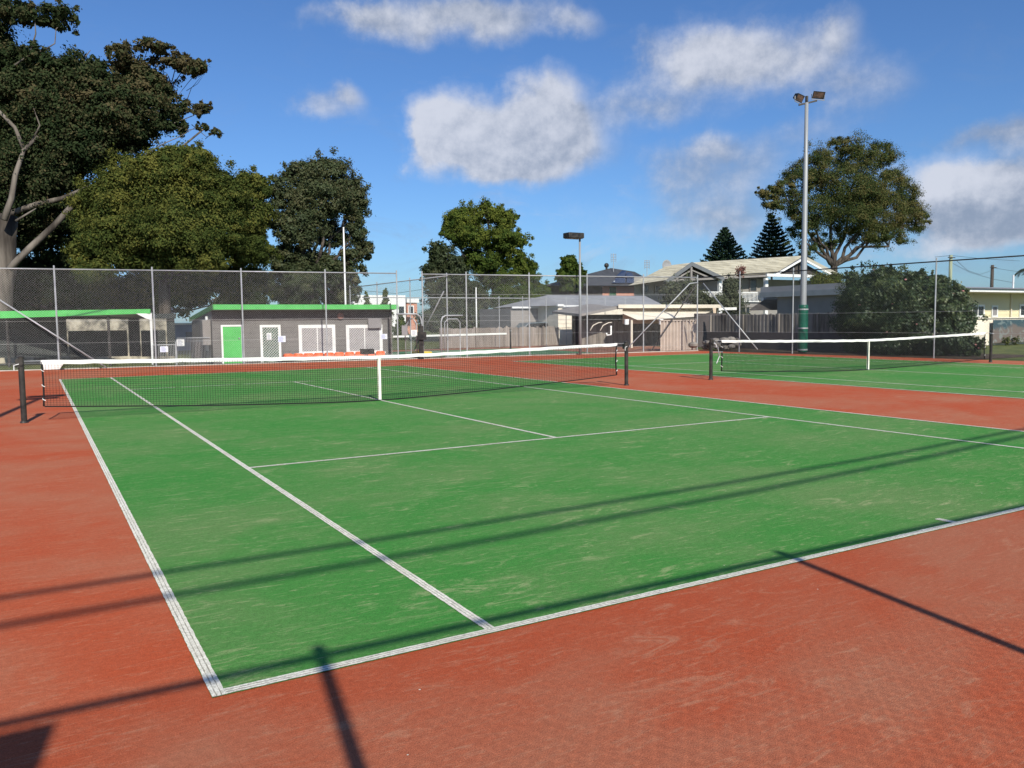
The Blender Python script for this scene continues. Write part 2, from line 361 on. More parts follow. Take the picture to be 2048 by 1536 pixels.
# ---------------------------------------------------------------- chain-link fences
def chain(mb,a,b,z0,za,zb,s=.085,w=.0031):
    a=np.array(a,float); b=np.array(b,float); L=np.linalg.norm(b-a); d=(b-a)/L; nrm=np.array((d[1],-d[0])); H=max(za,zb)-z0
    def seg(t0,h0,t1,h1,o):
        p=[(*(a+d*t0+nrm*o),z0+h0),(*(a+d*t1+nrm*o),z0+h1)]
        P0,P1=np.array(p[0]),np.array(p[1]); dd=P1-P0; l=np.linalg.norm(dd)
        if l<.01: return
        dd/=l; up=np.array((nrm[0],nrm[1],0)); r=np.cross(dd,up)
        vs=[P0+r*w/2,P0-r*w/2*.5+up*w*.43,P0-r*w/2*.5-up*w*.43]; vs+=[v+dd*l for v in vs]
        mb.add(vs,[(0,1,4,3),(1,2,5,4),(2,0,3,5)])
    top=lambda t: (za+(zb-za)*t/L)-z0
    k=int((L+H)/s)+1
    for i in range(k+1):
        t=-H+i*s
        # rising to the right
        t0=max(t,0); h0=t0-t; t1=min(t+H,L); h1=t1-t
        if h1>top(t1): h1=top(t1); t1=t+h1
        if t1>t0 and h0<top(t0): seg(t0,h0,t1,h1,.002)
        # falling
        u=i*s; u0=min(u,L); h0=u-u0; u1=max(u-H,0); h1=u-u1
        if h1>top(u1): h1=top(u1); u1=u-h1
        if u0>u1 and h0<top(u0): seg(u0,h0,u1,h1,-.002)
FG='tall chain-link fences around the courts'
def fence(label,pts,posts,rail=True,midrails=(),r=.03,mesh=True,s=.085,w=.0031,cap=.10,name='chain_link_fence',mr=None,zb=.06,wm=None,rm=None):
    """pts: [(x,y,ztop)...] polyline; posts: [(x,y,ztop)...]"""
    root=thing(name,label,'fence',(pts[0][0],pts[0][1],0),FG)
    for (x,y,z) in posts:
        m=MB(); m.tube([(x,y,-.05),(x,y,z+cap)],r,8); m.tube([(x,y,z+cap),(x,y,z+cap+.03)],[r*1.2,r*.5],8); m.build('post',m_galv,root,smooth=False)
    for i in range(len(pts)-1):
        A,B=pts[i],pts[i+1]
        if rail: m=MB(); m.tube([A,B],.024,8); m.build('top_rail',rm or m_galv,root,smooth=True)
        if mesh: m=MB(); chain(m,A[:2],B[:2],zb,A[2],B[2],s,w); m.build('wire_mesh',wm or m_wire,root)
        m=MB()
        for h in midrails: m.tube([(A[0],A[1]-.01,h),(B[0],B[1]-.01,h)],.004,5)
        if midrails: m.build('tension_wire',m_wire,root)
    return root
# back fence, left run
def bf(px,pt):
    x=float(P(px,pt,backY(3))[0])
    for _ in range(6): q=P(px,pt,backY(x)); x=float(q[0])
    return (x,backY(x),float(q[2]))
postsL=[bf(*p) for p in ((108,538),(304,541),(482,544),(650,546),(793,552))]
z0=postsL[0][2]-.03
postsL=[(x,y,3.62) for x,y,z in postsL]
pl=(-8,backY(-8),3.62); pr=(postsL[-1][0],postsL[-1][1],postsL[-1][2])
rootL=fence('long silver chain-link back fence in front of the grey clubhouse and trees',[pl,postsL[1],pr],[(-6.7,backY(-6.7),3.62),(-3.2,backY(-3.2),3.62)]+postsL,midrails=(1.75,.95,.25))
a=bf(-40,575); b=bf(213,741)
m=MB(); m.tube([(a[0],a[1]-.07,a[2]),(b[0],b[1]-.35,.02)],.026,8); m.build('stay_brace',m_galv,rootL,smooth=True)
# back fence, right run
Rp=((844,553),(932,552),(1058,556),(1174,556),(1287,556),(1388,557))
postsR=[bf(*p) for p in Rp]; postsR=[(x,y,3.60) for x,y,z in postsR]
postsR[-1]=(XF-.03,backY(XF),3.60)
rootR=fence('long silver chain-link back fence from the gate to the far corner',[postsR[0],postsR[-1]],postsR,midrails=(2.75,1.6,1.0,.3))
cX,cY,cZ=postsR[-1]
c=P(1252,696,backY(22.9)-.2); m=MB(); m.tube([(cX,cY-.03,3.35),(cX-.5,cY-.0,3.3),(c[0],backY(c[0])-.25,.25)],.03,8); m.build('stay_brace',m_galv,rootR,smooth=True)
m=MB(); m.tube([(cX,cY+.03,3.3),(cX-2.2,cY+.8,.1)],.028,8); m.build('stay_brace',m_shade,rootR,smooth=True)
# right side fence
pS=[]
for px,t in ((1480,548),(1587,541),(1873,520),(2260,505)):
    y=20.
    for _ in range(12): y=float(PX(px,t,sideX(y))[1])
    pS.append((sideX(y),y,3.62))
rootS=fence('tall chain-link side fence on the right, running in front of the flowering bush',[(XF,cY,3.60),(sideX(4),4,3.62)],pS+[(sideX(6.6),6.6,3.62)],midrails=(1.75,.95),r=.028,s=.10,w=.0028,wm=m_wired,rm=m_blk)
ysb=20.
for _ in range(12): ysb=float(PX(1520,692,sideX(ysb))[1])
m=MB(); m.tube([(XF-.03,cY-.4,3.3),(sideX(ysb)-.15,ysb,.15)],.028,8); m.build('stay_brace',m_galv,rootS,smooth=True)
# fence of the rear court running away from the gate
fx=14.95
rootC=fence('chain-link fence running away beside the neighbouring rear court',[(fx,28.4,3.55),(fx,46,3.55)],[(fx,y,3.55) for y in (28.5,32.5,36.8,41,45)],midrails=(1.9,.3),s=.14,w=.0035,wm=m_wired)
m=MB(); m.tube([(fx,28.8,2.9),(fx-.02,32.3,.1)],.03,8); m.build('stay_brace',m_galv,rootC,smooth=True)
pf=[(P(x,590,39.2)[0],39.2,2.95) for x in (998,1045,1092,1132,1172,1210,1250)]
fence('low-contrast chain-link fence far behind the rear court in front of the paling fence',[(15,39.2,2.95),(34,39.2,2.95)],pf,midrails=(1.9,),s=.16,w=.004,r=.022)
# fence behind the photographer (its shadow falls across the near court)
yb=-4.80; ybx=lambda x:yb-.019*(x+.4)
pb=[(-.37+3.14*i,ybx(-.37+3.14*i),3.55) for i in range(-3,8)]
rootN=fence('near chain-link fence behind the photographer whose shadow crosses the baseline',[(pb[0][0],pb[0][1],3.55),(pb[-1][0],pb[-1][1],3.55)],pb,s=.075,w=.0036,r=.034,cap=.06)
m=MB(); m.box(-3.2,-1.45,yb+.02,yb+.05,1.9,3.47); tag(m.build('notice_board',m_darkgrey),'grey board hung on the near fence behind the photographer','board')
# overhead cables whose shadows cross the near court
def cable(pts,r,label,grp=None,name='overhead_cable',mat=None,parent=None):
    m=MB(); m.tube(pts,r,6); return tag(m.build(name,mat or m_cable,smooth=True),label,'cable',grp)
sh=lambda x,y,h:(x-math.sin(SUN_AZ)*h/math.tan(SUN_EL),y-math.cos(SUN_AZ)*h/math.tan(SUN_EL),h)
cable([sh(x,2.00-.012*(x+1)+.0048*(x+1)**2,6.2) for x in (-14,-8,-4,-1,2,5,8,12,16,22)],.027,'sagging overhead cable behind the photographer casting the upper thin shadow','overhead cables')
cable([sh(x,1.47+.012*(x+1)+.0045*(x+1)**2,6.6) for x in (-14,-8,-4,-1,2,5,8,12,16,22)],.030,'sagging overhead cable behind the photographer casting the lower thin shadow','overhead cables')
for x in (-14,22):
    q=sh(x,2.2,6.4); root=thing('power_pole','timber power pole behind the photographer at the '+('left' if x<0 else 'right')+' end of the cables','pole',(q[0],q[1],0),'poles behind the photographer')
    m=MB(); m.tube([(q[0],q[1],0),(q[0],q[1],7.4)],[.16,.12],10); m.build('shaft',m_polewood,root,smooth=True); m=MB(); m.bar((q[0],q[1]-1.6,6.5),(q[0],q[1]+1.8,6.5),.1,.1); m.build('crossarm',m_polewood,root)
# ---------------------------------------------------------------- gates
def gy(x): return backY(x)-.02
x0=float(P(797,628,28.35)[0]); x1=float(P(845,628,28.35)[0]); xg0=float(P(890,632,27.9)[0]); xg1=float(P(931,632,27.9)[0])
root=thing('gate','grey tube framed gate with notices and a black lock post beside the clubhouse','gate',((x0+x1)/2,gy(x0),0),'pedestrian gates in the back fence')
zt=float(P(820,628,28.35)[2])
m=MB(); m.tube([(x0,gy(x0),zt),(x1-.25,gy(x1),zt),(x1-.08,gy(x1),zt-.1),(x1-.02,gy(x1)-.02,zt-.3),(x1-.02,gy(x1)-.02,0)],.035,8); m.build('arched_frame',m_galv,root,smooth=True)
m=MB(); m.tube([(x0+.55,gy(x0)+.35,.02),(x0+.5,gy(x0)+.3,zt-.55),(x0+.75,gy(x0)+.3,zt-.22),(x1-.35,gy(x0),zt-.18),(x1-.2,gy(x0)-.02,zt-.4),(x1-.17,gy(x0),.05)],.024,8); m.build('leaf_frame',m_galv,root,smooth=True)
m=MB(); chain(m,(x0+.5,gy(x0)+.3),(x1-.2,gy(x0)),.05,zt-.4,zt-.4,.085); m.build('leaf_mesh',m_wire,root)
m=MB(); q0=P(838,652,28.15); q1=P(848,722,28.15); m.box(q0[0],q1[0],28.15,28.23,0,q0[2]); m.tube([(q0[0]+.1,28.19,q0[2]),(q0[0]+.1,28.19,q0[2]+.1)],.04,8); m.build('lock_post',m_blk,root)
m=MB(); q0=P(835,664,28.1); q1=P(852,679,28.1); m.box(q0[0],q1[0],28.05,28.13,q1[2],q0[2]); m.build('lock_box',m_blk,root)
root2=thing('gate','grey tube framed pedestrian gate with double arched frame, right of the lock post','gate',((xg0+xg1)/2,gy(xg0),0),'pedestrian gates in the back fence')
zt=float(P(900,631,27.9)[2])
m=MB(); m.tube([(xg0,gy(xg0)-.03,.02),(xg0,gy(xg0)-.03,zt-.25),(xg0+.07,gy(xg0)-.03,zt-.07),(xg0+.22,gy(xg0)-.03,zt),(xg1,gy(xg1)-.03,zt)],.034,8); m.build('outer_frame',m_galv,root2,smooth=True)
m=MB(); m.tube([(xg0+.16,gy(xg0)-.05,.05),(xg0+.16,gy(xg0)-.05,zt-.3),(xg0+.3,gy(xg0)-.05,zt-.15),(xg1-.2,gy(xg0)-.05,zt-.15),(xg1-.08,gy(xg0)-.05,zt-.3),(xg1-.08,gy(xg0)-.05,.05),(xg0+.16,gy(xg0)-.05,.05)],.022,8); m.tube([(xg0+.16,gy(xg0)-.05,.95),(xg1-.08,gy(xg0)-.05,.95)],.02,8); m.build('leaf_frame',m_galv,root2,smooth=True)
def plate(px0,py0,px1,py1,Y,mat,name,label,cat,t=.02,grp=None,lines=False):
    if Y is None:
        Y=29.
        for _ in range(8): Y=backY(float(P(px0,py0,Y)[0]))-.06
    a=P(px0,py0,Y); b=P(px1,py1,Y); m=MB(); m.box(a[0],b[0],Y-t,Y,b[2],a[2])
    if not lines: return tag(m.build(name,mat),label,cat,grp)
    o=tag(m.build(name,mat),label,cat,grp); k=MB(); n=5
    W=b[0]-a[0]; H=a[2]-b[2]
    for i in range(n): z=a[2]-H*(i+1)/(n+1); k.box(a[0]+W*.12,a[0]+W*(.6+.28*((i*37)%5)/5),Y-t-.004,Y-t-.001,z-H*.03,z+H*.03)
    k.build('printed_text',M('grey_ink',(.2,.22,.35),.8,.1,3),o); return o
plate(803,651,815,671,None,m_blind,'notice_sheet','pale grey notice fixed to the gate beside the clubhouse','notice')
plate(822,660,834,671,None,m_pwhite,'notice_sheet','small square white notice just left of the gate lock','notice',lines=True)
plate(556,672,571,684,None,m_paper,'notice_sheet','small bluish paper notice tied to the fence beside the lattice door','notice',lines=True)
plate(761,668,774,678,None,m_paper,'notice_sheet','small bluish paper notice on the fence at the right edge of the right clubhouse window','notice',lines=True)
plate(320,693,336,704,None,m_paper,'notice_sheet','small bluish paper notice on the fence near the left shelter post','notice',lines=True)
plate(353,679,369,692,31.2,m_pwhite,'notice_sheet','white notice with small print between the shelter and the clubhouse','notice',lines=True)
# box with yellow lid near the gate
for (a,b,lab) in ((832,850,'dark bin with a yellow lid left of the lock post, behind the gate'),(849,864,'dark bin with a yellow lid right of the lock post, behind the gate')):
    A=P(a,703,29.4); B=P(b,716,29.4); root=thing('bin',lab,'bin',((A[0]+B[0])/2,29.6,0),'yellow-lidded bins behind the gate')
    m=MB(); m.box(A[0]+.04,B[0]-.04,29.42,29.85,0,A[2]-.09); m.build('bin_body',m_darkbin,root,bevel=.02); m=MB(); m.box(A[0],B[0],29.38,29.88,A[2]-.09,A[2]); m.build('bin_lid',m_yel,root,bevel=.02)
# ---------------------------------------------------------------- clubhouse
YH=30.5; YFa=29.95
root=thing('clubhouse','low grey clubhouse with lime green fascia, green door and two barred windows','building',(10,YH,0))
H=lambda px,py,Y=YH:P(px,py,Y)
xl=H(426,700)[0]; xr=H(785,700)[0]; ztop=H(430,607,YFa)[2]; dep=4.8; zbk=1.8
zw=2.25
m=MB(); m.prism([(xl,YH,0),(xl,YH,zw),(xl,YH+dep,zbk-.1),(xl,YH+dep,0)],(xr-xl,0,0)); m.build('wall',m_wallgrey,root)
m=MB(); x=xl
for k in range(int(zw/.2)): m.box(xl+.002,xr-.002,YH-.004,YH-.001,k*.2,k*.2+.006)
m.build('course_joint',m_darkgrey,root)
fl=P(427,612,YFa)[0]; fr=P(797,615,YFa)[0]
zf1=P(600,609,YFa)[2]; zf0=P(600,619,YFa)[2]
m=MB(); m.box(fl,fr,YFa,YFa+.04,zf0,zf1); m.build('fascia',m_lime,root,bevel=.004)
m=MB(); m.prism([(fl-.0,YFa+.045,zf0+.02),(fl,YFa+.045,zf1-.01),(fl,YH+dep+.3,zbk+.05),(fl,YH+dep+.3,zbk-.06)],(fr-fl,0,0)); m.build('roof',m_asph,root)
m=MB(); m.prism([(fl-.04,YFa,zf0),(fl-.04,YFa,zf1),(fl-.04,YH+dep+.3,zbk+.08),(fl-.04,YH+dep+.3,zbk-.10)],(.036,0,0)); m.build('barge_board',M('faded_green_paint',(.07,.22,.08),.7,.2,2),root)
m=MB(); m.box(xl,xr,YH-.03,YH-.006,P(600,640,YH)[2],zf0-.03); m.build('eave_shade_strip',m_darkgrey,root)  # dark strip paints in the eave shadow along the upper wall
m=MB()
def lattice(mb,xa,xb,za,zb,Y,s=.11,w=.018):
    H_=zb-za; W=xb-xa; k=int((W+H_)/s)
    for i in range(k+1):
        t=-H_+i*s; t0=max(t,0); t1=min(t+H_,W)
        if t1>t0: mb.bar((xa+t0,Y,za+t0-t),(xa+t1,Y,za+t1-t),w,.008,(0,1,0))
        u=i*s; u0=min(u,W); u1=max(u-H_,0)
        if u0>u1: mb.bar((xa+u0,Y+.009,za+u-u0),(xa+u1,Y+.009,za+u-u1),w*.6,.008,(0,1,0))
def opening(px0,px1,py0,py1,fw,name,frame,inner,kind):
    a=H(px0,py0); b=H(px1,py1); x0,x1,z1,z0=a[0],b[0],a[2],max(0.0,b[2])
    f=MB(); f.box(x0,x0+fw,YH-.05,YH-.012,z0,z1); f.box(x1-fw,x1,YH-.05,YH-.012,z0,z1); f.box(x0+fw,x1-fw,YH-.05,YH-.012,z1-fw,z1)
    if kind=='win': f.box(x0-.12,x1+.12,YH-.09,YH-.012,z0-.07,z0); f.box(x0+fw,x1-fw,YH-.05,YH-.012,z0,z0+fw*.4)
    p=MB(); p.box(x0+fw,x1-fw,YH-.03,YH-.008,z0+(fw*.4 if kind=='win' else 0),z1-fw); po=p.build(name,inner,root)
    f.build('frame',frame,po)
    if kind in('win','grille'):
        l=MB(); za=z0+fw*.4 if kind=='win' else z0+.03; lattice(l,x0+fw,x1-fw,za,z1-fw,YH-.042); l.build('security_grille',m_lattice,po)
    if kind=='win':
        l=MB(); xm=(x0+x1)/2; l.box(xm-.02,xm+.02,YH-.06,YH-.052,z0+fw*.4,z1-fw); l.build('mullion',m_white,po)
    if kind=='door':
        l=MB(); l.ball((x1-fw-.09,YH-.06,1.0),.035,8,5); l.build('door_knob',m_galv,po)
    return po
opening(441,488,650,732,.07,'door',m_white,m_lime,'door'); opening(519,563,650,730,.10,'door',m_white,m_dgreen,'grille')
opening(596,671,650,704,.14,'window',m_white,m_blind,'win'); opening(691,765,650,703,.14,'window',m_white,m_blind,'win')
m=MB(); m.tube([(xr-.12,YH-.06,0),(xr-.12,YH-.06,2.3)],.04,8); m.build('downpipe',m_darkgrey,root,smooth=True)
m=MB(); m.bar((xl-.05,YH+.9,.5),(xl-.05,YH+.9,1.9),.08,.12); m.build('vent_pipe',m_white,root)
m=MB(); m.box(xl-.32,xl-.01,YH+.25,YH+.8,.75,1.75); m.build('meter_box',m_greywall,root,bevel=.01)
m=MB(); m.box(xl-.42,xl-.02,YH+1.7,YH+2.6,.1,.85); m.build('air_conditioner',m_darkgrey,root,bevel=.02)
m=MB(); c=H(681,632,YH-.07); m.tube([(c[0],YH-.10,c[2]),(c[0],YH-.04,c[2])],.14,18); tag(m.build('wall_clock',m_rust),'round faded reddish disc high on the painted eave shade of the clubhouse','clock')
plate(736,637,763,656,YH-.16,m_blind,'sign_board','blank grey board mounted over the top corner of the right clubhouse window','sign',.03)
A=H(535,666,YH-.06); 
plate(533,666,543,680,YH-.07,m_pwhite,'notice_sheet','white sheet pinned on the lattice door of the clubhouse','notice',.008,lines=True)
# orange seats
s0=None
for i in range(10):
    px=578+i*20.6; lab='orange moulded plastic seat under the clubhouse windows, '+['leftmost of the row','second of the row from the left','third of the row from the left','fourth of the row from the left','fifth of the row from the left','sixth of the row from the left','fourth of the row from the right','third of the row from the right','second of the row from the right','rightmost of the row'][i]
    c=P(px,716,30.0); X=float(c[0])
    if s0 is None:
        s0=thing('seat',lab,'seat',(X,30.0,0),'orange seats under the clubhouse windows')
        m=MB(); 
        n=9; vs=[]
        for j in range(7):
            for i2 in range(n):
                u=(i2/(n-1)-.5)*2; z=.11+.22*j/6; w=.20*(1-.25*max(0,(j-4)/2)**2); vs.append((X+u*w,30.17-.05*(1-u*u)*-1-.06*u*u+.03*j/6,z-(.02*u**4 if j==6 else 0)))
        fs=[(j*n+i2,j*n+i2+1,(j+1)*n+i2+1,(j+1)*n+i2) for j in range(6) for i2 in range(n-1)]
        m.add(vs,fs); o=m.build('backrest',m_orange,s0,smooth=True); so=o.modifiers.new('s','SOLIDIFY'); so.thickness=.02
        m=MB(); m.box(X-.2,X+.2,29.81,30.19,.10,.13); m.build('seat_pan',m_orange,s0,bevel=.012)
        for sx in (-.13,.13): m=MB(); m.tube([(X+sx,29.85,0),(X+sx,29.87,.1)],.012,6); m.tube([(X+sx,30.15,0),(X+sx,30.13,.1)],.012,6); m.build('leg',m_blk,s0)
    else: dup(s0,(X,30.0,0),lab)
root=thing('box_stand','small black box on a post in front of the orange seats','box',(H(736,704)[0],29.6,0))
a=P(723,698,29.5); b=P(749,708,29.5); m=MB(); m.box(a[0],b[0],29.5,29.7,b[2],a[2]); m.build('box_body',m_blk,root,bevel=.01); m=MB(); m.tube([((a[0]+b[0])/2,29.6,0),((a[0]+b[0])/2,29.6,b[2])],.025,8); m.build('box_post',m_blk,root)
# white thing lying at the foot of the fence
c=G(105,739); m=MB(); m.prism([(c[0]-.28,29.9,.02),(c[0]+.22,29.9,.02),(c[0]+.34,29.9,.2),(c[0]+.28,29.9,.26),(c[0]-.3,29.9,.28)],(0,.35,0)); tag(m.build('plastic_crate',m_band,bevel=.02),'white plastic tub lying at the foot of the back fence on the left','tub')
# ---------------------------------------------------------------- green-edged shelter on the left
root=thing('shelter','open dark shelter with a long lime green fascia on the left, behind the fence','shelter',(0,32.5,0))
A=P(300,618,31.4); B=P(300,627,31.4); C=P(-40,623,34); D=P(-40,638,34)
dd=(C-A); m=MB(); m.prism([A,B,D,C],(.03,.06,0)); m.build('fascia',m_lime,root)
m=MB(); m.prism([A+np.array((0,.09,-.03)),C+np.array((0,.09,-.03)),C+np.array((.3,3.6,-.25)),A+np.array((.6,3.2,-.25))],(0,0,-.05)); m.build('roof',m_asph,root)
px_=P(302,640,31.5); m=MB(); m.tube([(px_[0],31.5,0),(px_[0],31.5,2.05)],.05,10); m.build('post',m_white,root)
m=MB(); m.prism([P(272,627,31.45),P(302,627,31.45),P(302,640,31.45),P(292,637,31.45)],(0,.04,0)); m.build('knee_bracket',m_white,root)
for t in (.25,.55,.85):
    q=A+dd*t; m=MB(); m.tube([(q[0],q[1]+.2,0),(q[0],q[1]+.2,q[2]-.2)],.05,8); m.build('post',m_shade,root)
bx=lambda px,py:P(px,py,35)
def panel(px0,px1,py0,py1,mat,nm,par,Y=35,t=.08):
    a=P(px0,py0,Y); b=P(px1,py1,Y); m=MB(); m.box(a[0],b[0],Y,Y+t,max(b[2],-.02),a[2]); return m.build(nm,mat,par)
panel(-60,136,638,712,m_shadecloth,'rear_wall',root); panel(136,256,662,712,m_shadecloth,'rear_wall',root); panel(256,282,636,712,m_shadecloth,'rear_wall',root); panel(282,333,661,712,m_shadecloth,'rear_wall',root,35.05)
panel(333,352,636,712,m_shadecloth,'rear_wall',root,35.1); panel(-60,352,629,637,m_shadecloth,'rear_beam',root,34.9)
root=thing('shed','small pale blue grey shed far behind between the shelter and the clubhouse','shed',(10,50,0))
a=P(350,650,50); b=P(392,700,50); m=MB(); m.box(a[0],b[0],50,52,-.02,a[2]); m.build('wall',M('pale_blue_steel',(.24,.28,.33),.7,.1,1),root); m=MB(); m.box(a[0]-.1,b[0]+.1,49.9,52.1,a[2],a[2]+.12); m.build('roof',m_creamw,root)
m=MB(); q=P(372,664,49.9); r_=P(390,684,49.9); m.box(q[0],r_[0],49.7,49.98,r_[2],q[2]); m.build('wall_unit',m_greywall,root)
root=thing('building','long pale building far behind the left shelter','building',(3,62,0))
a=P(-60,628,60); b=P(345,700,60); m=MB(); m.box(a[0],b[0],60,66,-.02,a[2]); m.build('wall',m_creamw,root); m=MB(); m.prism([(a[0]-.3,59.6,a[2]),(a[0]-.3,63,a[2]+1.2),(a[0]-.3,66.4,a[2])],(b[0]-a[0]+.6,0,0)); m.build('roof',m_asph,root)
for i in range(4): q=P(30+i*75,648,60); m=MB(); m.box(q[0],q[0]+1.6,59.95,59.99,.9,2.0); m.build('window',m_glass,root)
a=P(-60,640,38.2); b=P(347,640,38.2); m=MB(); m.box(a[0],b[0],38.2,38.3,-.02,2.05); tag(m.build('boundary_wall',M('mottled_cream_wall',(.10,.095,.08),.9,.3,1.9,(.46,.42,.33))),'pale mottled wall seen through the openings of the dark shelter','wall')
# low picket gate section
root=thing('low_gate','low grey wire gate with a flat top rail between the shelter and the clubhouse','gate',(4.5,30.6,0))
a=P(306,690,30.6); b=P(350,690,30.6); m=MB(); m.tube([(a[0],30.6,.0),(a[0],30.6,a[2]),(b[0],30.6,a[2]),(b[0],30.6,0)],.022,8); m.build('frame',m_galv,root,smooth=True)
m=MB()
for i in range(14): x=a[0]+(b[0]-a[0])*i/13; m.tube([(x,30.6,.05),(x,30.6,a[2])],.006,5)
m.build('bars',m_galv,root)
q=P(352,686,30.6); m=MB(); m.tube([(q[0],30.6,0),(q[0],30.6,q[2]+.05)],.04,8); m.build('gate_post',m_galv,root)
root=thing('wire_fence','low wire mesh fence running from the low gate to the clubhouse','fence',(6,30.7,0))
q2=P(420,694,30.7); m=MB()
for i in range(22): x=q[0]+.1+(q2[0]-q[0]-.1)*i/21; m.tube([(x,30.7,.0),(x,30.7,1.05)],.006,5)
m.build('bars',m_galv,root); m=MB(); m.tube([(q[0]+.06,30.7,1.05),(q2[0],30.7,1.05)],.015,6); m.build('top_rail',m_galv,root)
# ---------------------------------------------------------------- lights and poles
def flood(px,py,Y,h,label):
    pass
bp=tuple(G(1605,706)[:2]+np.array((.12,.1)))
root=thing('floodlight_pole','very tall grey floodlight pole with green padding round its foot on the right','floodlight',(bp[0],bp[1],0))
x,y=bp; m=MB(); m.tube([(x,y,-.1),(x,y,2.2),(x,y,4.8),(x,y,4.83),(x,y,6.8),(x,y,6.83),(x,y,8.8),(x,y,8.83),(x,y,11.0)],[.14,.136,.13,.118,.113,.102,.098,.086,.078],16); m.build('pole_shaft',m_pole,root,smooth=True)
m=MB(); zs=[.03,.1,.5,1.0,1.1,1.5,1.7,2.05,2.15]; m.tube([(x-.02,y-.02,z) for z in zs],[.20,.21,.216,.21,.21,.216,.21,.212,.20],16); m.build('padding',m_pad,root,smooth=True)
for z in (.12,1.08,1.92): m=MB(); m.tube([(x-.02,y-.02,z),(x-.02,y-.02,z+.06)],.222,16); m.build('padding_strap',m_galv,root)
dR=np.array((_R[0],_R[1],0))
m=MB(); a=np.array((x,y,10.98)); m.bar(a-dR*.35+(0,0,-.08),a+dR*.45+(0,0,.1),.065,.065); m.tube([(x,y,10.95),(x,y,11.28)],.065,8); m.build('crossarm',m_blk,root)
for o_,dz,w,t in ((-.36,.24,.42,.45),(.50,.36,.52,-.1)):
    c=a+dR*o_+np.array((0,0,dz)); fwd=-np.array((_F[0],_F[1],0))*1.0; fwd=fwd+dR*t; fwd[2]=-.55; fwd/=np.linalg.norm(fwd)
    r_=np.cross((0,0,1.),fwd); r_/=np.linalg.norm(r_); u_=np.cross(fwd,r_)
    roll=-.22 if o_<0 else -.12; r2=r_*math.cos(roll)-u_*math.sin(roll)*-1; u2=np.cross(fwd,r2)
    m=MB(); cs=[c+fwd*.1+r2*i*w/2+u2*j*.16 for i,j in ((-1,-1),(1,-1),(1,1),(-1,1))]; bs=[c-fwd*.18+r2*i*w/3.2+u2*j*.10 for i,j in ((-1,-1),(1,-1),(1,1),(-1,1))]
    m.add(cs+bs,[(0,1,2,3),(7,6,5,4),(0,4,5,1),(1,5,6,2),(2,6,7,3),(3,7,4,0)]); hd=m.build('lamp_housing',m_blk,root)
    m=MB(); m.add([c+fwd*.104+r2*i*w*.42+u2*j*.12 for i,j in ((-1,-1),(1,-1),(1,1),(-1,1))],[(0,1,2,3)]); m.build('lens',m_orglow,hd)
    m=MB(); m.tube([c-r2*(w/2+.02),c-r2*(w/2+.02)-np.array((0,0,.22)),c+r2*(w/2+.02)-np.array((0,0,.22)),c+r2*(w/2+.02)],.018,6); m.build('bracket',m_galv,hd)
for z in (7.4,7.8,8.5,8.9): m=MB(); m.bar((x-.2,y,z),(x+.2,y,z),.025,.025); m.build('climbing_peg',m_blk,root)
# shoebox light
c=P(1160,560,27.1); x=float(c[0]); y=27.1
root=thing('lamp_post','thin grey lamp post with a flat black box lamp, standing at the back fence','lamp post',(x,y,0))
zt=P(1163,478,y)[2]; m=MB(); m.tube([(x,y,0),(x,y,2.9),(x,y,2.93),(x,y,zt)],[.065,.06,.052,.045],10); m.build('pole_shaft',m_pole,root,smooth=True)
a=P(1132,477,y); b=P(1166,467,y); m=MB(); m.box(a[0],b[0]-.1,y-.25,y+.25,a[2]+.02,b[2]); m.build('lamp_head',m_blk,root,bevel=.03)
m=MB(); m.box(a[0]+.06,b[0]-.16,y-.2,y+.2,a[2]+.002,a[2]+.018); m.build('lens',m_blind,root)
for (px,pt,pb,Y,r_,lab,nm) in ((687,456,700,37,.06,'tall thin white pole in front of the loose tree behind the clubhouse','flag_pole'),(952,576,697,44,.06,'thin pale pole standing in the rear court','pole')):
    c=P(px,pt,Y); m=MB(); m.tube([(c[0],Y,0),(c[0],Y,c[2]*.5),(c[0],Y,c[2])],[r_,r_*.8,r_*.6],8); m.ball((c[0],Y,c[2]),r_*.8,8,5); tag(m.build(nm,m_white,smooth=True),lab,'pole')
# off-frame lamp whose shadow lies by the left net post
root=thing('floodlight_pole','twin-headed floodlight pole left of the court, seen by its shadow beside the left net post','floodlight',(-2.45,6.35,0))
m=MB(); m.tube([(-2.45,6.35,0),(-2.45,6.35,7.6)],[.09,.06],10); m.build('pole_shaft',m_pole,root,smooth=True)
m=MB(); m.box(-2.85,-2.1,6.15,6.4,7.55,7.72); m.box(-2.75,-2.0,6.45,6.8,7.75,7.9); m.build('lamp_head',m_blk,root)
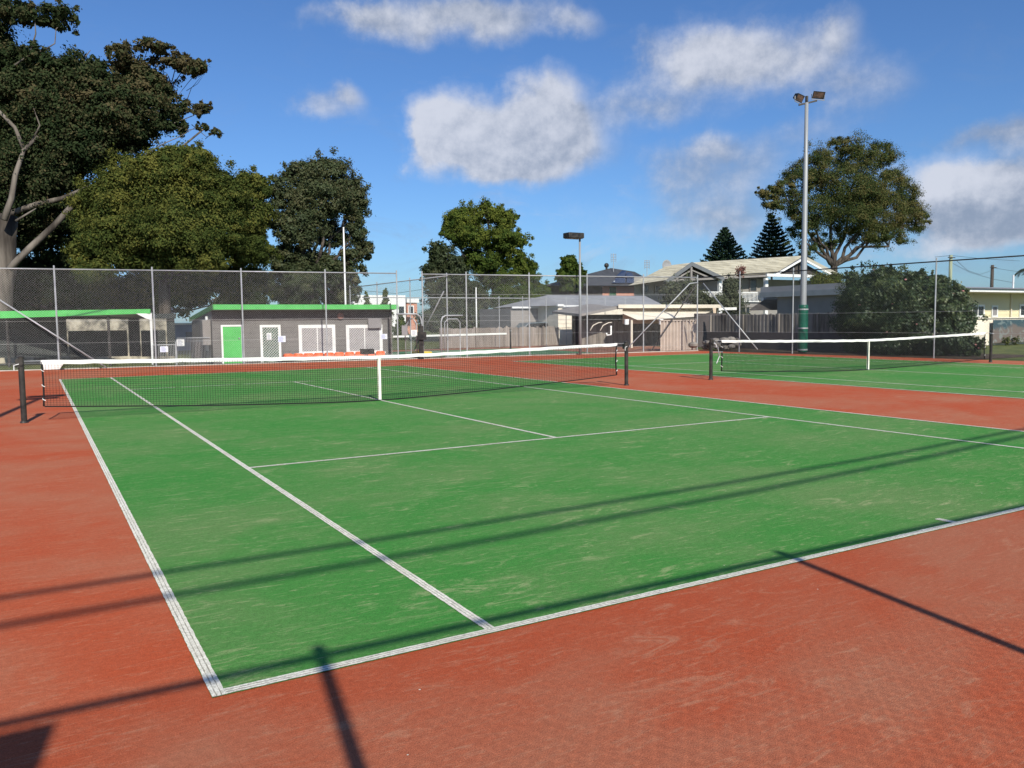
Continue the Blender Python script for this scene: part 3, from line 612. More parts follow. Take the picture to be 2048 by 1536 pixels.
# ---------------------------------------------------------------- vegetation
def leafmesh(name,pos,nrm,size,tint,mat,parent,asp=1.9):
    n=len(pos); rnd=RS.normal(size=(n,3)); t=np.cross(nrm,rnd); t/=np.linalg.norm(t,axis=1)[:,None]+1e-9; b=np.cross(nrm,t)
    s=size[:,None]; V=np.empty((n,4,3)); V[:,0]=pos-t*s*asp*.5; V[:,1]=pos-b*s*.5+t*s*.1; V[:,2]=pos+t*s*asp*.5; V[:,3]=pos+b*s*.5+t*s*.1
    V=V.reshape(-1,3)-np.array(WL[parent.name]); me=bpy.data.meshes.new(name)
    me.vertices.add(4*n); me.vertices.foreach_set('co',V.ravel().astype(np.float32)); me.loops.add(4*n); me.loops.foreach_set('vertex_index',np.arange(4*n,dtype=np.int32))
    me.polygons.add(n); me.polygons.foreach_set('loop_start',np.arange(0,4*n,4,dtype=np.int32)); me.polygons.foreach_set('loop_total',np.full(n,4,dtype=np.int32))
    at=me.attributes.new('tint','FLOAT','FACE'); at.data.foreach_set('value',tint.astype(np.float32)); me.update(calc_edges=True); me.validate()
    me.materials.append(mat); o=bpy.data.objects.new(name,me); COL.objects.link(o); o.parent=parent; WL[o.name]=WL[parent.name]; return o
def foliage(name,lobes,mat,parent,n,size,clump=.3,per=26,shell=.75,tvar=.25,asp=1.9,flat=1.0,zmin=-9,fill=.22):
    """lobes: list of (cx,cy,cz,rx,ry,rz[,tint]); each lobe is filled with leaf clumps, mostly towards its outside"""
    L=[l if len(l)==7 else (*l,.5) for l in lobes]; L=np.array(L,float)
    w=(L[:,3]*L[:,5])**1.0; w/=w.sum(); pos=[];nr=[];sz=[];ti=[]
    for l,ww in zip(L,w):
        k=max(3,int(per*ww*len(L))); nl=int(n*ww/k)+1; rm=(l[3]+l[5])/2
        for j in range(k):
            d=RS.normal(size=3); d/=np.linalg.norm(d); rr=shell+(1-shell)*RS.rand() if RS.rand()<.78 else RS.rand()**.5
            c=l[:3]+d*l[3:6]*rr*(1-clump*.55); cr=rm*clump*(.6+.8*RS.rand())*np.array((1,1,.72*flat))
            q=RS.normal(size=(nl,3))*.52*(.6+.7*RS.rand(3)); q=q*np.minimum(1,1.5/(np.linalg.norm(q,axis=1)[:,None]+1e-6))
            p=c+q*cr; nm=q+np.array((0,0,.5))+d*.5+RS.normal(size=(nl,3))*.55; nm/=np.linalg.norm(nm,axis=1)[:,None]
            pos.append(p); nr.append(nm); sz.append(size*(.6+.8*RS.rand(nl))); ti.append(np.clip(l[6]+RS.normal()*tvar*.6+RS.normal(size=nl)*tvar*.45,0,1))
        for j in range(max(4,k//4)):
            d=RS.normal(size=3); d/=np.linalg.norm(d); c=l[:3]+d*l[3:6]*(1.0+.16*RS.rand()); e=nl//4+2; q=RS.normal(size=(e,3))*rm*clump*.30
            q+=d*RS.rand(e,1)*rm*.18; nm=RS.normal(size=(e,3)); nm/=np.linalg.norm(nm,axis=1)[:,None]
            pos.append(c+q); nr.append(nm); sz.append(size*(.6+.7*RS.rand(e))); ti.append(np.clip(l[6]+.12+RS.normal(size=e)*tvar*.5,0,1))
        nf=int(n*ww*fill)
        if nf>3:
            q=RS.normal(size=(nf,3)); q/=np.linalg.norm(q,axis=1)[:,None]; q*=RS.rand(nf,1)**.4*.86
            pos.append(l[:3]+q*l[3:6]); nr.append(RS.normal(size=(nf,3))/1.7); sz.append(size*1.5*(.6+.8*RS.rand(nf))); ti.append(np.clip(l[6]-.05+RS.normal(size=nf)*tvar*.5,0,1))
    pos=np.concatenate(pos);nr=np.concatenate(nr);sz=np.concatenate(sz);ti=np.concatenate(ti); k=pos[:,2]>zmin
    return leafmesh(name,pos[k],nr[k],sz[k],ti[k],mat,parent,asp)
def lob(Y,specs,depth=.8):
    """crown lobes given as (px,py,rx,ry[,dy,tint]) on the photo, set at distance plane Y + dy"""
    out=[]
    for s in specs:
        px,py,rx,ry=s[:4]; dy=s[4] if len(s)>4 else 0; t=s[5] if len(s)>5 else .5
        c=P(px,py,Y+dy); d=(c-CAM)@_F; k=d/FOC; out.append((c[0],c[1],c[2],rx*k,rx*k*depth,ry*k,t))
    return out
def limb(mb,a,b,r0,r1,sag=0,wob=.06,n=7,seg=7):
    a=np.array(a,float);b=np.array(b,float);L=np.linalg.norm(b-a); pts=[]
    for i in range(n+1):
        t=i/n; p=a+(b-a)*t; p[2]+=sag*math.sin(math.pi*t)*L; p+=RS.normal(size=3)*wob*L*math.sin(math.pi*t)*.5; pts.append(p)
    mb.tube(pts,[r0+(r1-r0)*(i/n)**.8 for i in range(n+1)],seg); return pts
def branches(mb,fork,lobes,r,start=None,twigs=3):
    for l in lobes:
        c=np.array(l[:3]); pts=limb(mb,fork,c-(0,0,l[5]*.25),r,r*.28,sag=-.04)
        for k in range(twigs):
            d=RS.normal(size=3); d[2]=abs(d[2])*.6; d/=np.linalg.norm(d); limb(mb,pts[4+(k%3)],c+d*np.array(l[3:6])*.85,r*.35,r*.08,n=5,seg=5)
lm_euc=leafmat('gum_leaves',(.022,.036,.016),(.040,.056,.025),(.095,.080,.042),.2)
lm_olive=leafmat('olive_green_leaves',(.028,.044,.013),(.066,.088,.024),(.15,.15,.038),.28)
lm_dark=leafmat('dark_glossy_leaves',(.028,.040,.020),(.054,.072,.032),(.11,.10,.05),.2,.012)
lm_mid=leafmat('mid_green_leaves',(.028,.055,.016),(.065,.10,.022),(.15,.17,.035),.3)
lm_brown=leafmat('bronze_green_leaves',(.028,.046,.018),(.062,.086,.030),(.15,.13,.052),.25)
lm_cam=leafmat('camellia_leaves',(.016,.032,.014),(.034,.060,.024),(.095,.120,.042),.12,.035)
lm_pine=leafmat('pine_needles',(.016,.036,.022),(.030,.056,.034),(.055,.085,.045),.1)
lm_grey=leafmat('grey_green_leaves',(.06,.075,.045),(.10,.115,.07),(.17,.17,.11),.3)
TG='trees beyond the fence'
def tree(label,Y,base,fork,crown,mat,n,size,bark=m_barkd,r=.3,clump=.3,per=26,extra=None,name='tree',shell=.75,tw=3,asp=1.9,grp=TG,lean=0,tvar=.25,limbset=None,depth=.8,thin=.45,fill=.22):
    B=P(base[0],base[1],Y); B[2]=0; root=thing(name,label,'tree',(B[0],B[1],0),grp)
    L=lob(Y,crown,depth); F_=P(fork[0],fork[1],Y); m=MB(); limb(m,B-(0,0,.2),F_,r,r*.7,n=6,seg=10,wob=.02); branches(m,F_,limbset and [L[i] for i in limbset] or L,r*thin,twigs=tw)
    if extra: extra(m)
    m.build('trunk',bark,root,smooth=True); foliage('crown',L,mat,root,n,size,clump,per,shell,asp=asp,tvar=tvar,fill=fill); return root
# big gum on the left
def gum_extra(m):
    Y=44
    for pts,r0,r1 in (([(22,540),(60,497),(108,452),(150,408)],.34,.26),([(4,440),(24,400),(30,350),(46,300),(72,272)],.32,.15),([(50,300),(28,255),(-8,215)],.22,.14),([(62,285),(78,250),(64,205)],.10,.04),
        ([(30,440),(60,425),(72,418)],.12,.05),([(128,276),(160,250),(222,236)],.15,.08),([(222,250),(290,246),(340,250),(388,228)],.07,.04),([(225,232),(280,205),(320,160)],.07,.03),([(60,110),(72,70),(66,30)],.09,.03),([(72,108),(112,86),(112,60),(140,30)],.07,.02),
        ([(30,130),(60,108),(90,100)],.09,.04),([(380,250),(412,275),(432,268)],.045,.015),([(412,278),(430,262),(436,255)],.03,.01),([(372,205),(384,175),(404,150)],.04,.012),([(290,222),(312,215),(328,212)],.09,.05),([(335,150),(345,180),(330,220)],.05,.02),([(395,140),(380,165),(350,200)],.04,.015),([(150,130),(172,112),(180,100)],.07,.03),([(150,190),(160,170),(165,155)],.06,.03),([(370,180),(395,168),(410,148)],.03,.008),([(300,225),(335,185),(362,145),(405,130)],.08,.02),([(345,165),(355,130),(362,110)],.05,.02),([(330,220),(375,205),(412,214)],.06,.02),([(250,190),(280,140),(300,92)],.08,.02),([(340,250),(375,262),(408,256)],.05,.015)):
        q=[P(px,py,Y-1.2) for i,(px,py) in enumerate(pts)]; q=[a+RS.normal(size=3)*.04 for a in q]; n_=len(q); m.tube(q,[.50*(r0+(r1-r0)*i/(n_-1)) for i in range(n_)],8)
cr=[(0,330,110,140,2,.4),(60,300,110,110,1,.45),(120,200,85,85,0,.5),(165,150,60,50,-1,.4),(200,210,80,75,-1,.55),(150,270,90,80,0,.4),(250,220,80,70,-1,.6),(270,140,50,40,-1,.8),(302,178,46,38,-1,.6),(240,110,30,22,-2,.9),
    (400,130,24,12,-2,.9),(362,118,26,16,-2,.85),(300,90,40,16,-2,.9),(290,170,50,30,-1,.65),(410,215,16,12,-2,.9),(345,212,36,34,-1,.6),(380,135,38,16,-2,.9),(350,125,30,16,-2,.95),(335,245,48,22,-1,.5),(395,220,22,14,-2,.9),(250,270,70,35,0,.4),(190,310,50,35,2,.3),(60,180,80,60,0,.4),(20,140,60,50,0,.35),(70,110,40,28,-1,.4),(120,35,42,26,-1,.5),
    (60,30,40,22,-1,.45),(20,20,50,30,0,.4),(435,265,15,8,-2,.8),(408,255,16,9,-2,.7),(100,400,80,70,2,.35),(40,420,70,60,4,.35),(100,480,70,50,4,.3),(-60,250,110,140,1,.4),(-60,80,90,90,1,.4),(100,330,70,60,1,.4)]
tree('huge dark gum tree with pale trunk and spreading limbs at the left edge',44,(-12,735),(12,430),cr,lm_euc,380000,.082,bark=m_bark,r=.80,clump=.25,per=42,extra=gum_extra,name='gum_tree',tw=1,limbset=[29,31],tvar=.42,thin=.2,fill=.12)
# round olive-green tree and its right neighbour
tree('broad rounded olive green tree between the gum tree and the loose tree',39.5,(330,700),(330,560),
 [(345,400,110,90,0,.55),(255,410,85,85,0,.65),(200,430,55,70,1,.6),(345,335,60,45,-1,.6),(385,325,50,38,-1,.7),(290,350,55,42,-1,.75),(430,390,60,60,-1,.5),(420,470,75,60,-1,.5),(340,470,85,60,-2,.45),(250,480,75,55,-1,.55),(180,500,42,42,0,.6),
  (490,430,55,60,0,.45),(505,375,45,34,0,.6),(500,500,50,40,0,.4),(400,520,60,30,-2,.5),(290,525,70,25,-1,.5),(190,545,45,28,-1,.5),(350,560,80,40,1,.4),(470,560,70,36,2,.4),(240,580,60,36,2,.35)],
 lm_olive,360000,.062,r=.36,clump=.26,per=34,name='broadleaf_tree',shell=.84,fill=.3,tvar=.36,limbset=[0,4,6,11])
tree('tall loose dark green tree above the right half of the clubhouse',42,(640,700),(625,560),
 [(655,350,48,40,0,.55),(600,345,42,26,0,.5),(575,390,45,40,0,.5),(640,400,60,45,-1,.55),(700,400,36,48,0,.5),(590,455,55,45,-1,.45),(660,470,40,30,1,.4),(715,460,22,40,0,.45),(580,520,50,35,0,.5),(640,530,45,28,1,.45),(700,525,38,32,0,.6),(730,500,20,22,0,.5),(560,570,40,35,1,.45),(650,580,45,30,1,.4),(700,565,26,18,0,.5),(610,560,44,34,-1,.4),(655,545,40,30,-1,.45),(690,590,36,28,0,.45),(600,600,50,26,0,.35)],
 lm_dark,170000,.070,r=.30,fill=.07,clump=.28,per=30,name='broadleaf_tree',tw=4)
# dark understorey behind the left fence
tree('low dark mass of foliage behind the shelter roof',50,(100,710),(100,620),[(0,560,110,60,0,.3),(100,560,90,55,0,.35),(190,590,60,45,1,.35),(110,600,100,40,2,.3),(290,600,70,36,1,.3),(380,585,50,35,2,.35),(480,590,60,30,3,.35)],lm_euc,60000,.11,r=.25,clump=.3,name='shrub_tree',tw=2)
# centre tree
tree('light green tree with layered spreading branches behind the rear court',60,(1000,690),(985,560),
 [(925,440,40,30,0,.7),(975,425,40,22,0,.75),(1010,440,32,26,0,.65),(940,475,45,28,-1,.6),(1000,480,50,28,-1,.7),(1035,480,30,14,0,.75),(905,455,22,26,0,.6),(960,520,50,26,0,.45),(1020,515,40,20,0,.6),(1050,535,30,24,0,.6),(1000,555,50,22,0,.5),(1060,560,26,20,0,.55),(900,470,25,12,-1,.6)],
 lm_mid,120000,.09,r=.28,fill=.06,clump=.27,per=30,name='broadleaf_tree',tw=5,depth=.9)
tree('dense dark green bush tree left of the layered tree behind the rear court',58,(885,690),(885,600),[(880,510,28,34,0,.4),(862,545,18,34,0,.35),(905,545,34,40,0,.35),(890,590,42,38,-1,.4),(940,600,45,45,0,.4),(880,640,50,30,-1,.4),(945,640,50,30,-1,.35)],lm_dark,60000,.095,r=.22,clump=.28,name='broadleaf_tree')
tree('grey green shrubbery right of the rear court pole, above the paling fence',59,(1040,690),(1040,620),[(1010,600,35,35,0,.4),(1050,600,38,34,0,.45),(1085,590,22,26,0,.5),(1020,640,45,22,0,.4),(1075,630,30,28,0,.45),(1000,660,40,20,-1,.4)],lm_mid,45000,.09,r=.15,clump=.3,name='shrub_tree')
tree('small rounded tree left of the box lamp post',75,(1140,640),(1140,560),[(1140,528,18,20,0,.45),(1130,550,17,18,0,.4),(1152,548,18,18,0,.4),(1145,570,24,16,0,.4),(1168,556,8,12,0,.3)],lm_mid,9000,.2,r=.2,clump=.35,per=14,name='broadleaf_tree')
# big bronze tree on the right
tree('large bronze green tree with dark forked trunks right of the floodlight pole',84,(1672,620),(1668,532),
 [(1715,310,55,38,0,.6),(1760,310,38,34,0,.55),(1680,290,30,20,0,.7),(1640,330,50,40,0,.65),(1600,360,40,40,0,.5),(1570,385,35,28,0,.6),(1540,390,28,22,0,.7),(1690,370,80,50,-2,.5),(1770,370,50,40,-1,.6),(1620,420,60,40,-1,.4),(1700,430,70,40,-2,.55),(1770,430,55,40,-1,.7),(1815,400,30,50,0,.6),(1825,440,36,30,0,.65),(1545,415,26,22,0,.6),(1740,470,60,30,-1,.6),(1790,470,36,24,0,.5),(1660,480,35,20,0,.4),(1600,465,35,26,0,.35),(1845,435,18,14,0,.7),(1620,505,28,20,0,.4),(1730,400,60,40,-3,.6),(1520,385,14,10,0,.8)],
 lm_brown,210000,.115,r=.75,fill=.05,clump=.27,per=32,name='broadleaf_tree',tw=3,tvar=.38,limbset=[0,3,5,8,9,11,13,15,18,17])
tree('hazy grey green shrub behind the carport, left of the white balcony',50,(1360,660),(1360,610),[(1345,585,26,28,0,.5),(1375,580,24,28,0,.5),(1400,600,26,20,0,.4),(1340,615,30,14,0,.4)],lm_grey,7000,.10,r=.08,clump=.4,name='shrub_tree')
tree('feathery grey green shrub in front of the white balcony rail',49,(1455,660),(1455,600),[(1460,578,18,28,0,.5),(1472,600,14,16,0,.5),(1430,605,24,18,0,.4),(1460,610,34,16,0,.4),(1480,635,30,10,0,.5)],lm_grey,7500,.10,r=.07,clump=.42,name='shrub_tree')
tree('yellowish green shrub above the flat roof under the right white gable',52,(1640,640),(1640,580),[(1640,562,26,14,0,.7),(1672,560,22,16,0,.6),(1655,572,30,10,0,.6)],lm_olive,5000,.10,r=.06,clump=.4,name='shrub_tree')
# conifers
def pine(label,px,pt,pb,halfw,Y,n):
    T=P(px,pt,Y); Bp=P(px,pb,Y); d=(T-CAM)@_F; k=d/FOC; Hh=T[2]; W=halfw*k*1.05; root=thing('pine_tree',label,'tree',(T[0],Y,0),TG)
    zb=Bp[2]-1.5; m=MB(); m.tube([(T[0],Y,0),(T[0],Y,Hh)],[.28,.03],8); pos=[];nr=[]
    lv=15
    for j in range(lv):
        t=(j+.5)/lv; z=Hh-(Hh-zb)*t; R=W*(t**.85)*(1.25 if t>.9 else 1.1)+.12; nb=10
        for b in range(nb):
            a=2*math.pi*(b+.5*(j%2))/nb+RS.normal()*.06; dr=np.array((math.cos(a),math.sin(a),0)); c0=np.array((T[0],Y,z)); r_=R*(.88+.2*RS.rand())
            tip=c0+dr*r_+(0,0,.10*r_+.12); mid=c0+dr*r_*.55+(0,0,-.07*r_); m.tube([c0,mid,tip],[.04,.03,.008],4)
            nn=int(n/(lv*nb)*(.4+1.2*t)); s=RS.rand(nn,1)**.75; q=(1-s)**2*c0+2*s*(1-s)*mid+s*s*tip; side=np.cross(dr,(0,0,1.)); wd=.20+.10*r_
            q=q+side*(RS.normal(size=(nn,1))*wd*(1.05-s))+np.array((0,0,1.))*(RS.normal(size=(nn,1))*.07+.06); pos.append(q); nr.append(RS.normal(size=(nn,3))+np.array((0,0,1.)))
    m.build('trunk',m_barkd,root,smooth=True); pos=np.concatenate(pos); nr=np.concatenate(nr); nr/=np.linalg.norm(nr,axis=1)[:,None]
    leafmesh('crown',pos,nr,.16*(.6+.8*RS.rand(len(pos))),np.clip(RS.normal(size=len(pos))*.25+.45,0,1),lm_pine,root,2.6)
pine('dark conical pine behind the big house roof, left of the two',1450,456,522,46,95,15000)
pine('dark conical pine behind the big house roof, nearer the floodlight pole',1545,432,520,48,95,17000)
for px,pt,lab in ((770,582,'small conical conifer in front of the white house, the taller one'),(734,592,'small conical conifer in front of the white house, left of the taller one'),(801,632,'tiny round-topped conifer beside the gate in front of the white house')):
    Y=66; T=P(px,pt,Y); root=thing('conifer',lab,'tree',(T[0],Y,0),TG); h=T[2]; m=MB(); m.tube([(T[0],Y,0),(T[0],Y,h*.9)],[.1,.03],6); m.build('trunk',m_barkd,root)
    foliage('crown',[(T[0],Y,h*(.2+.15*i),.75-.12*i,.75-.12*i,.62-.02*i,.5) for i in range(6)],lm_mid,root,3500,.12,.4,10)
# flowering bush beyond the right fence (placed on planes of constant X)
def lobX(X,specs):
    out=[]
    for px,py,rx,ry,dx,t in specs: c=PX(px,py,X+dx); k=((c-CAM)@_F)/FOC; out.append((c[0],c[1],c[2],rx*k*1.0,rx*k*1.15,ry*k,t))
    return out
Bc=PX(1790,712,31.2); root=thing('flowering_bush','big dark camellia bush with a few pink flowers beyond the right side fence','bush',(Bc[0],Bc[1],0))
LB=lobX(31.0,[(1745,590,50,50,.4,.45),(1708,640,34,50,1.2,.35),(1790,590,50,45,.4,.6),(1760,640,60,55,.2,.35),(1728,690,36,28,.8,.35),(1850,600,48,45,.3,.6),(1830,650,60,50,0,.4),(1890,610,38,40,.3,.6),(1915,640,36,38,.4,.6),(1880,680,60,35,.1,.4),(1800,690,70,30,0,.35),(1930,690,30,22,.4,.5),(1770,555,28,24,.6,.55),(1830,558,22,18,.6,.6),(1870,565,24,18,.6,.65),(1705,560,14,22,.8,.45),(1706,600,24,36,1.4,.4),(1955,685,14,8,.3,.5),(1915,585,18,18,.4,.6)])
m=MB()
for i in range(9): limb(m,(Bc[0]+RS.normal()*.3,Bc[1]+RS.normal()*.5,-.1),np.array(LB[i*2][:3]),.06,.02)
m.build('stems',m_barkd,root,smooth=True); foliage('leaves',LB,lm_cam,root,170000,.052,.34,30,.8,zmin=.02,tvar=.3,fill=.35)
m=MB()
for i in range(34):
    l=LB[RS.randint(len(LB))]; d=RS.normal(size=3); d[0]=-abs(d[0]); d/=np.linalg.norm(d); c=np.array(l[:3])+d*np.array(l[3:6])*.97
    if c[2]>.2: m=MB(); m.ball(c,.035+.02*RS.rand(),7,4,(1,1,.7)); m.build('flower',m_pink,root)
# upright twigs poking above the bush
m=MB(); pos=[]; 
for px,pt in ((1722,525),(1700,545),(1765,535),(1782,530),(1803,548),(1865,540),(1830,556)):
    a=PX(px,pt,31.3); b=PX(px+RS.normal()*5,pt+55,31.3); m.tube([b,a],[.02,.006],5)
    for i in range(70): t=RS.rand(); pos.append(b+(a-b)*t+RS.normal(size=3)*.09*(1.2-t))
m.build('twigs',m_barkd,root); pos=np.array(pos); leafmesh('twig_leaves',pos,RS.normal(size=pos.shape)/1.7,np.full(len(pos),.09),RS.rand(len(pos)),lm_cam,root)
# palm at right edge
T=P(2062,545,52); root=thing('palm_tree','dark palm fronds at the right edge above the yellow house','palm',(T[0],52,0))
m=MB(); m.tube([(T[0],52,0),(T[0],52,T[2])],[.22,.16],10); m.build('trunk',m_barkd,root,smooth=True); m=MB()
for k in range(17):
    a=2*math.pi*k/17+.2; up=.35+.9*RS.rand(); dr=np.array((math.cos(a),math.sin(a),0)); q0=T.copy(); Lf=2.3; pr_=[]
    for i in range(12): s=i/11; pr_.append(q0+dr*Lf*s*.85+np.array((0,0,up*Lf*(s-1.25*s*s)*1.1)))
    m.tube(pr_,[.03-.002*i for i in range(12)],4)
    for i in range(1,12):
        sd=np.cross(dr,(0,0,1.))
        for sg in (-1,1):
            for o in (0,.33,.66):
                if i+o>11: continue
                p=pr_[i-1]+(pr_[i]-pr_[i-1])*o; e=p+sd*sg*(.55-.03*i)+dr*.18+np.array((0,0,-.22)); w=dr*.03; m.add([p-w,p+w,e+w*.3,e-w*.3],[(0,1,2,3)])
m.build('fronds',M('palm_frond',(.03,.05,.035),.6,.2,3),root)
# reddish plume flower
q=PX(1480,548,28.1); root=thing('plume_stalk','thin stalk with a ragged reddish seed head beside the side fence post','plant',(28.15,q[1],0)); m=MB(); m.tube([(28.15,q[1],0),(28.15,q[1],q[2])],.012,5); m.build('stalk',m_barkd,root)
c=P(1480,542,q[1]); m=MB()
for i in range(130): d=RS.normal(size=3); d/=np.linalg.norm(d); a=np.array((28.15,q[1],q[2])); e=a+d*np.array((.28,.28,.36))*(.4+.6*RS.rand())+(0,0,.12); m.bar(a+d*.03,e,.012,.012); m.ball(e,.03,5,3)
m.build('seed_head',m_rust,root)
# ---------------------------------------------------------------- houses
def boards(mb,x0,x1,Y,z0,z1,s=.2,t=.02):
    z=z0
    while z<z1-.01:
        e=min(z+s,z1); mb.add([(x0,Y-t,z),(x1,Y-t,z),(x1,Y-.004,e),(x0,Y-.004,e),(x0,Y,z),(x1,Y,z)],[(0,1,2,3),(4,5,1,0)]); z=e
def win(par,px0,px1,py0,py1,Y,frame=m_white,glass=m_glass,fw=.08,mull=0):
    a=P(px0,py0,Y);b=P(px1,py1,Y); m=MB(); m.box(a[0],b[0],Y-.03,Y-.015,b[2],a[2]); w=m.build('window',glass,par); f=MB(); x0,x1,z0,z1=a[0],b[0],b[2],a[2]
    f.box(x0-fw,x0,Y-.07,Y-.005,z0-fw,z1+fw); f.box(x1,x1+fw,Y-.07,Y-.005,z0-fw,z1+fw); f.box(x0,x1,Y-.07,Y-.005,z1,z1+fw); f.box(x0,x1,Y-.08,Y-.005,z0-fw,z0)
    for i in range(mull): xm=x0+(x1-x0)*(i+1)/(mull+1); f.box(xm-.03,xm+.03,Y-.06,Y-.031,z0,z1)
    f.build('frame',frame,w)
# cream garage with grey roof
YG=42
root=thing('garage','cream weatherboard garage with a long grey metal roof behind the back fence','building',(P(1200,640,YG)[0],YG,0))
a=P(1116,612,YG); b=P(1168,655,YG); e=P(1330,612,YG)
m=MB(); m.box(a[0],e[0],YG,YG+7,-.02,a[2]+.05); m.build('wall',m_creamw,root)
m=MB(); boards(m,a[0],b[0],YG-.01,P(1140,655,YG)[2],a[2],.27,.03); m.build('weatherboard',m_creamw,root)
gx0=P(1060,616,YG)[0]; m=MB(); m.box(gx0,a[0]-.01,YG+2.5,YG+7,-.02,a[2]-.1); m.build('side_wall',m_greywall,root)  # grey colour paints in the shade on the garage's left part
m=MB(); m.box(a[0]-.15,a[0]+.35,YG-.2,YG,a[2]-.02,a[2]+.12); m.build('eave_return',m_white,root)
zr0=P(1200,611,YG-.18)[2]; rt=P(1095,590,YG+3.5); rr=P(1290,590,YG+3.5); r0=P(1117,611,YG-.18); r1=P(1328,608,YG-.18); zr=float(rt[2])
m=MB(); A=(r0[0],YG-.18,zr0); B=(r1[0],YG-.18,zr0); C=(rr[0],YG+3.5,zr); D=(rt[0],YG+3.5,zr); E_=(P(1060,613,YG+2.3)[0],YG+2.3,zr0); bk=(r1[0],YG+7.5,zr0); bl_=(E_[0],YG+7.5,zr0)
m.add([A,B,C,D,E_,bk,bl_],[(0,1,2,3),(0,3,4),(1,5,2),(3,2,5,6),(4,3,6),(0,4,6,5,1)]); m.build('roof',m_asph,root)
m=MB(); m.bar((gx0,YG+2.35,zr0-.08),(a[0],YG+2.35,zr0-.08),.1,.12); m.build('gutter',m_white,root)
m=MB(); m.bar((a[0]+.3,YG-.183,zr0-.04),(r1[0],YG-.183,zr0-.04),.08,.1); m.build('gutter',m_white,root)
q=P(1096,620,YG+2.3); m=MB(); m.tube([(q[0],YG+2.35,q[2]),(q[0],YG+2.35,q[2]-.85),(q[0]-.22,YG+2.3,q[2]-.95)],.07,6); m.build('downpipe',m_white,root)
win(root,1150,1168,628,650,YG,m_creamw,m_creamw)
# white sheet fence panel below the garage
a=P(1120,657,41.0); b=P(1155,697,41.0); m=MB(); m.box(a[0],b[0],41.0,41.06,-.02,a[2]); 
for i in range(9): x=a[0]+(b[0]-a[0])*i/9; m.box(x,x+.02,40.975,40.999,0,a[2])
tag(m.build('fence_panel',m_creamw),'bright cream sheet fence panel below the garage wall','fence panel')
# carport and patio roofs
YC=33
root=thing('carport','cream carport with a low flat roof and dark openings behind the back fence','carport',(P(1340,640,YC)[0],YC,0))
a=P(1237,609,YC); b=P(1443,616,YC); m=MB(); m.box(a[0],b[0],YC,YC+.06,b[2],a[2]); m.build('fascia',m_cream,root,bevel=.01)
m=MB(); m.box(a[0],b[0],YC+.065,YC+6,a[2]-.08,a[2]-.02); m.build('roof',m_white,root)
c=P(1247,622,YC+.8); d_=P(1432,645,YC+.8); m=MB(); m.box(c[0],d_[0],YC+.8,YC+.88,d_[2],b[2]+.1); m.build('upper_wall',M('peach_cream_board',(.62,.50,.39),.8,.08,1),root)
c2=P(1500,640,YC+1); m=MB(); m.bar((b[0]+.03,YC+.3,P(1450,617,YC)[2]-.02),(P(1480,617,YC)[0],YC+.3,P(1480,617,YC)[2]),.06,.16); m.build('gutter',m_white,root)
# awnings (sloping pale roofs)
m=MB(); m.prism([P(1245,627,YC-.3),P(1275,640,YC-.9),P(1330,638,YC-.9),P(1250,620,YC+.6)],(0,.1,.03)); m.build('awning',m_cream,root)
m=MB(); m.prism([P(1330,637,YC-.9),P(1395,633,YC-.9),P(1425,622,YC+.5),P(1250,622,YC+.5)],(0,.1,.03)); m.build('awning',m_creamw,root)
m=MB(); m.prism([P(1160,628,YC-.2),P(1236,612,YC+.2),P(1237,618,YC+.2),P(1160,633,YC-.2)],(.3,3.2,.2)); m.build('side_canopy',m_greywall,root)
for px in (1264,1402): q=P(px,640,YC-.6); m=MB(); m.box(q[0]-.05,q[0]+.05,YC-.6,YC-.5,0,q[2]); m.build('post',m_creamw,root)
for px in (1252,1321): q=P(px,640,YC-.95); m=MB(); m.box(q[0]-.12,q[0]+.12,YC-1.05,YC-.95,q[2]-.25,q[2]+.05); m.build('downpipe_head',m_white,root)
m=MB(); a=P(1165,640,YC+2.5); b=P(1402,640,YC+2.5); m.box(a[0],b[0],YC+3.5,YC+3.6,0,1.9); m.build('back_wall',m_shade,root)
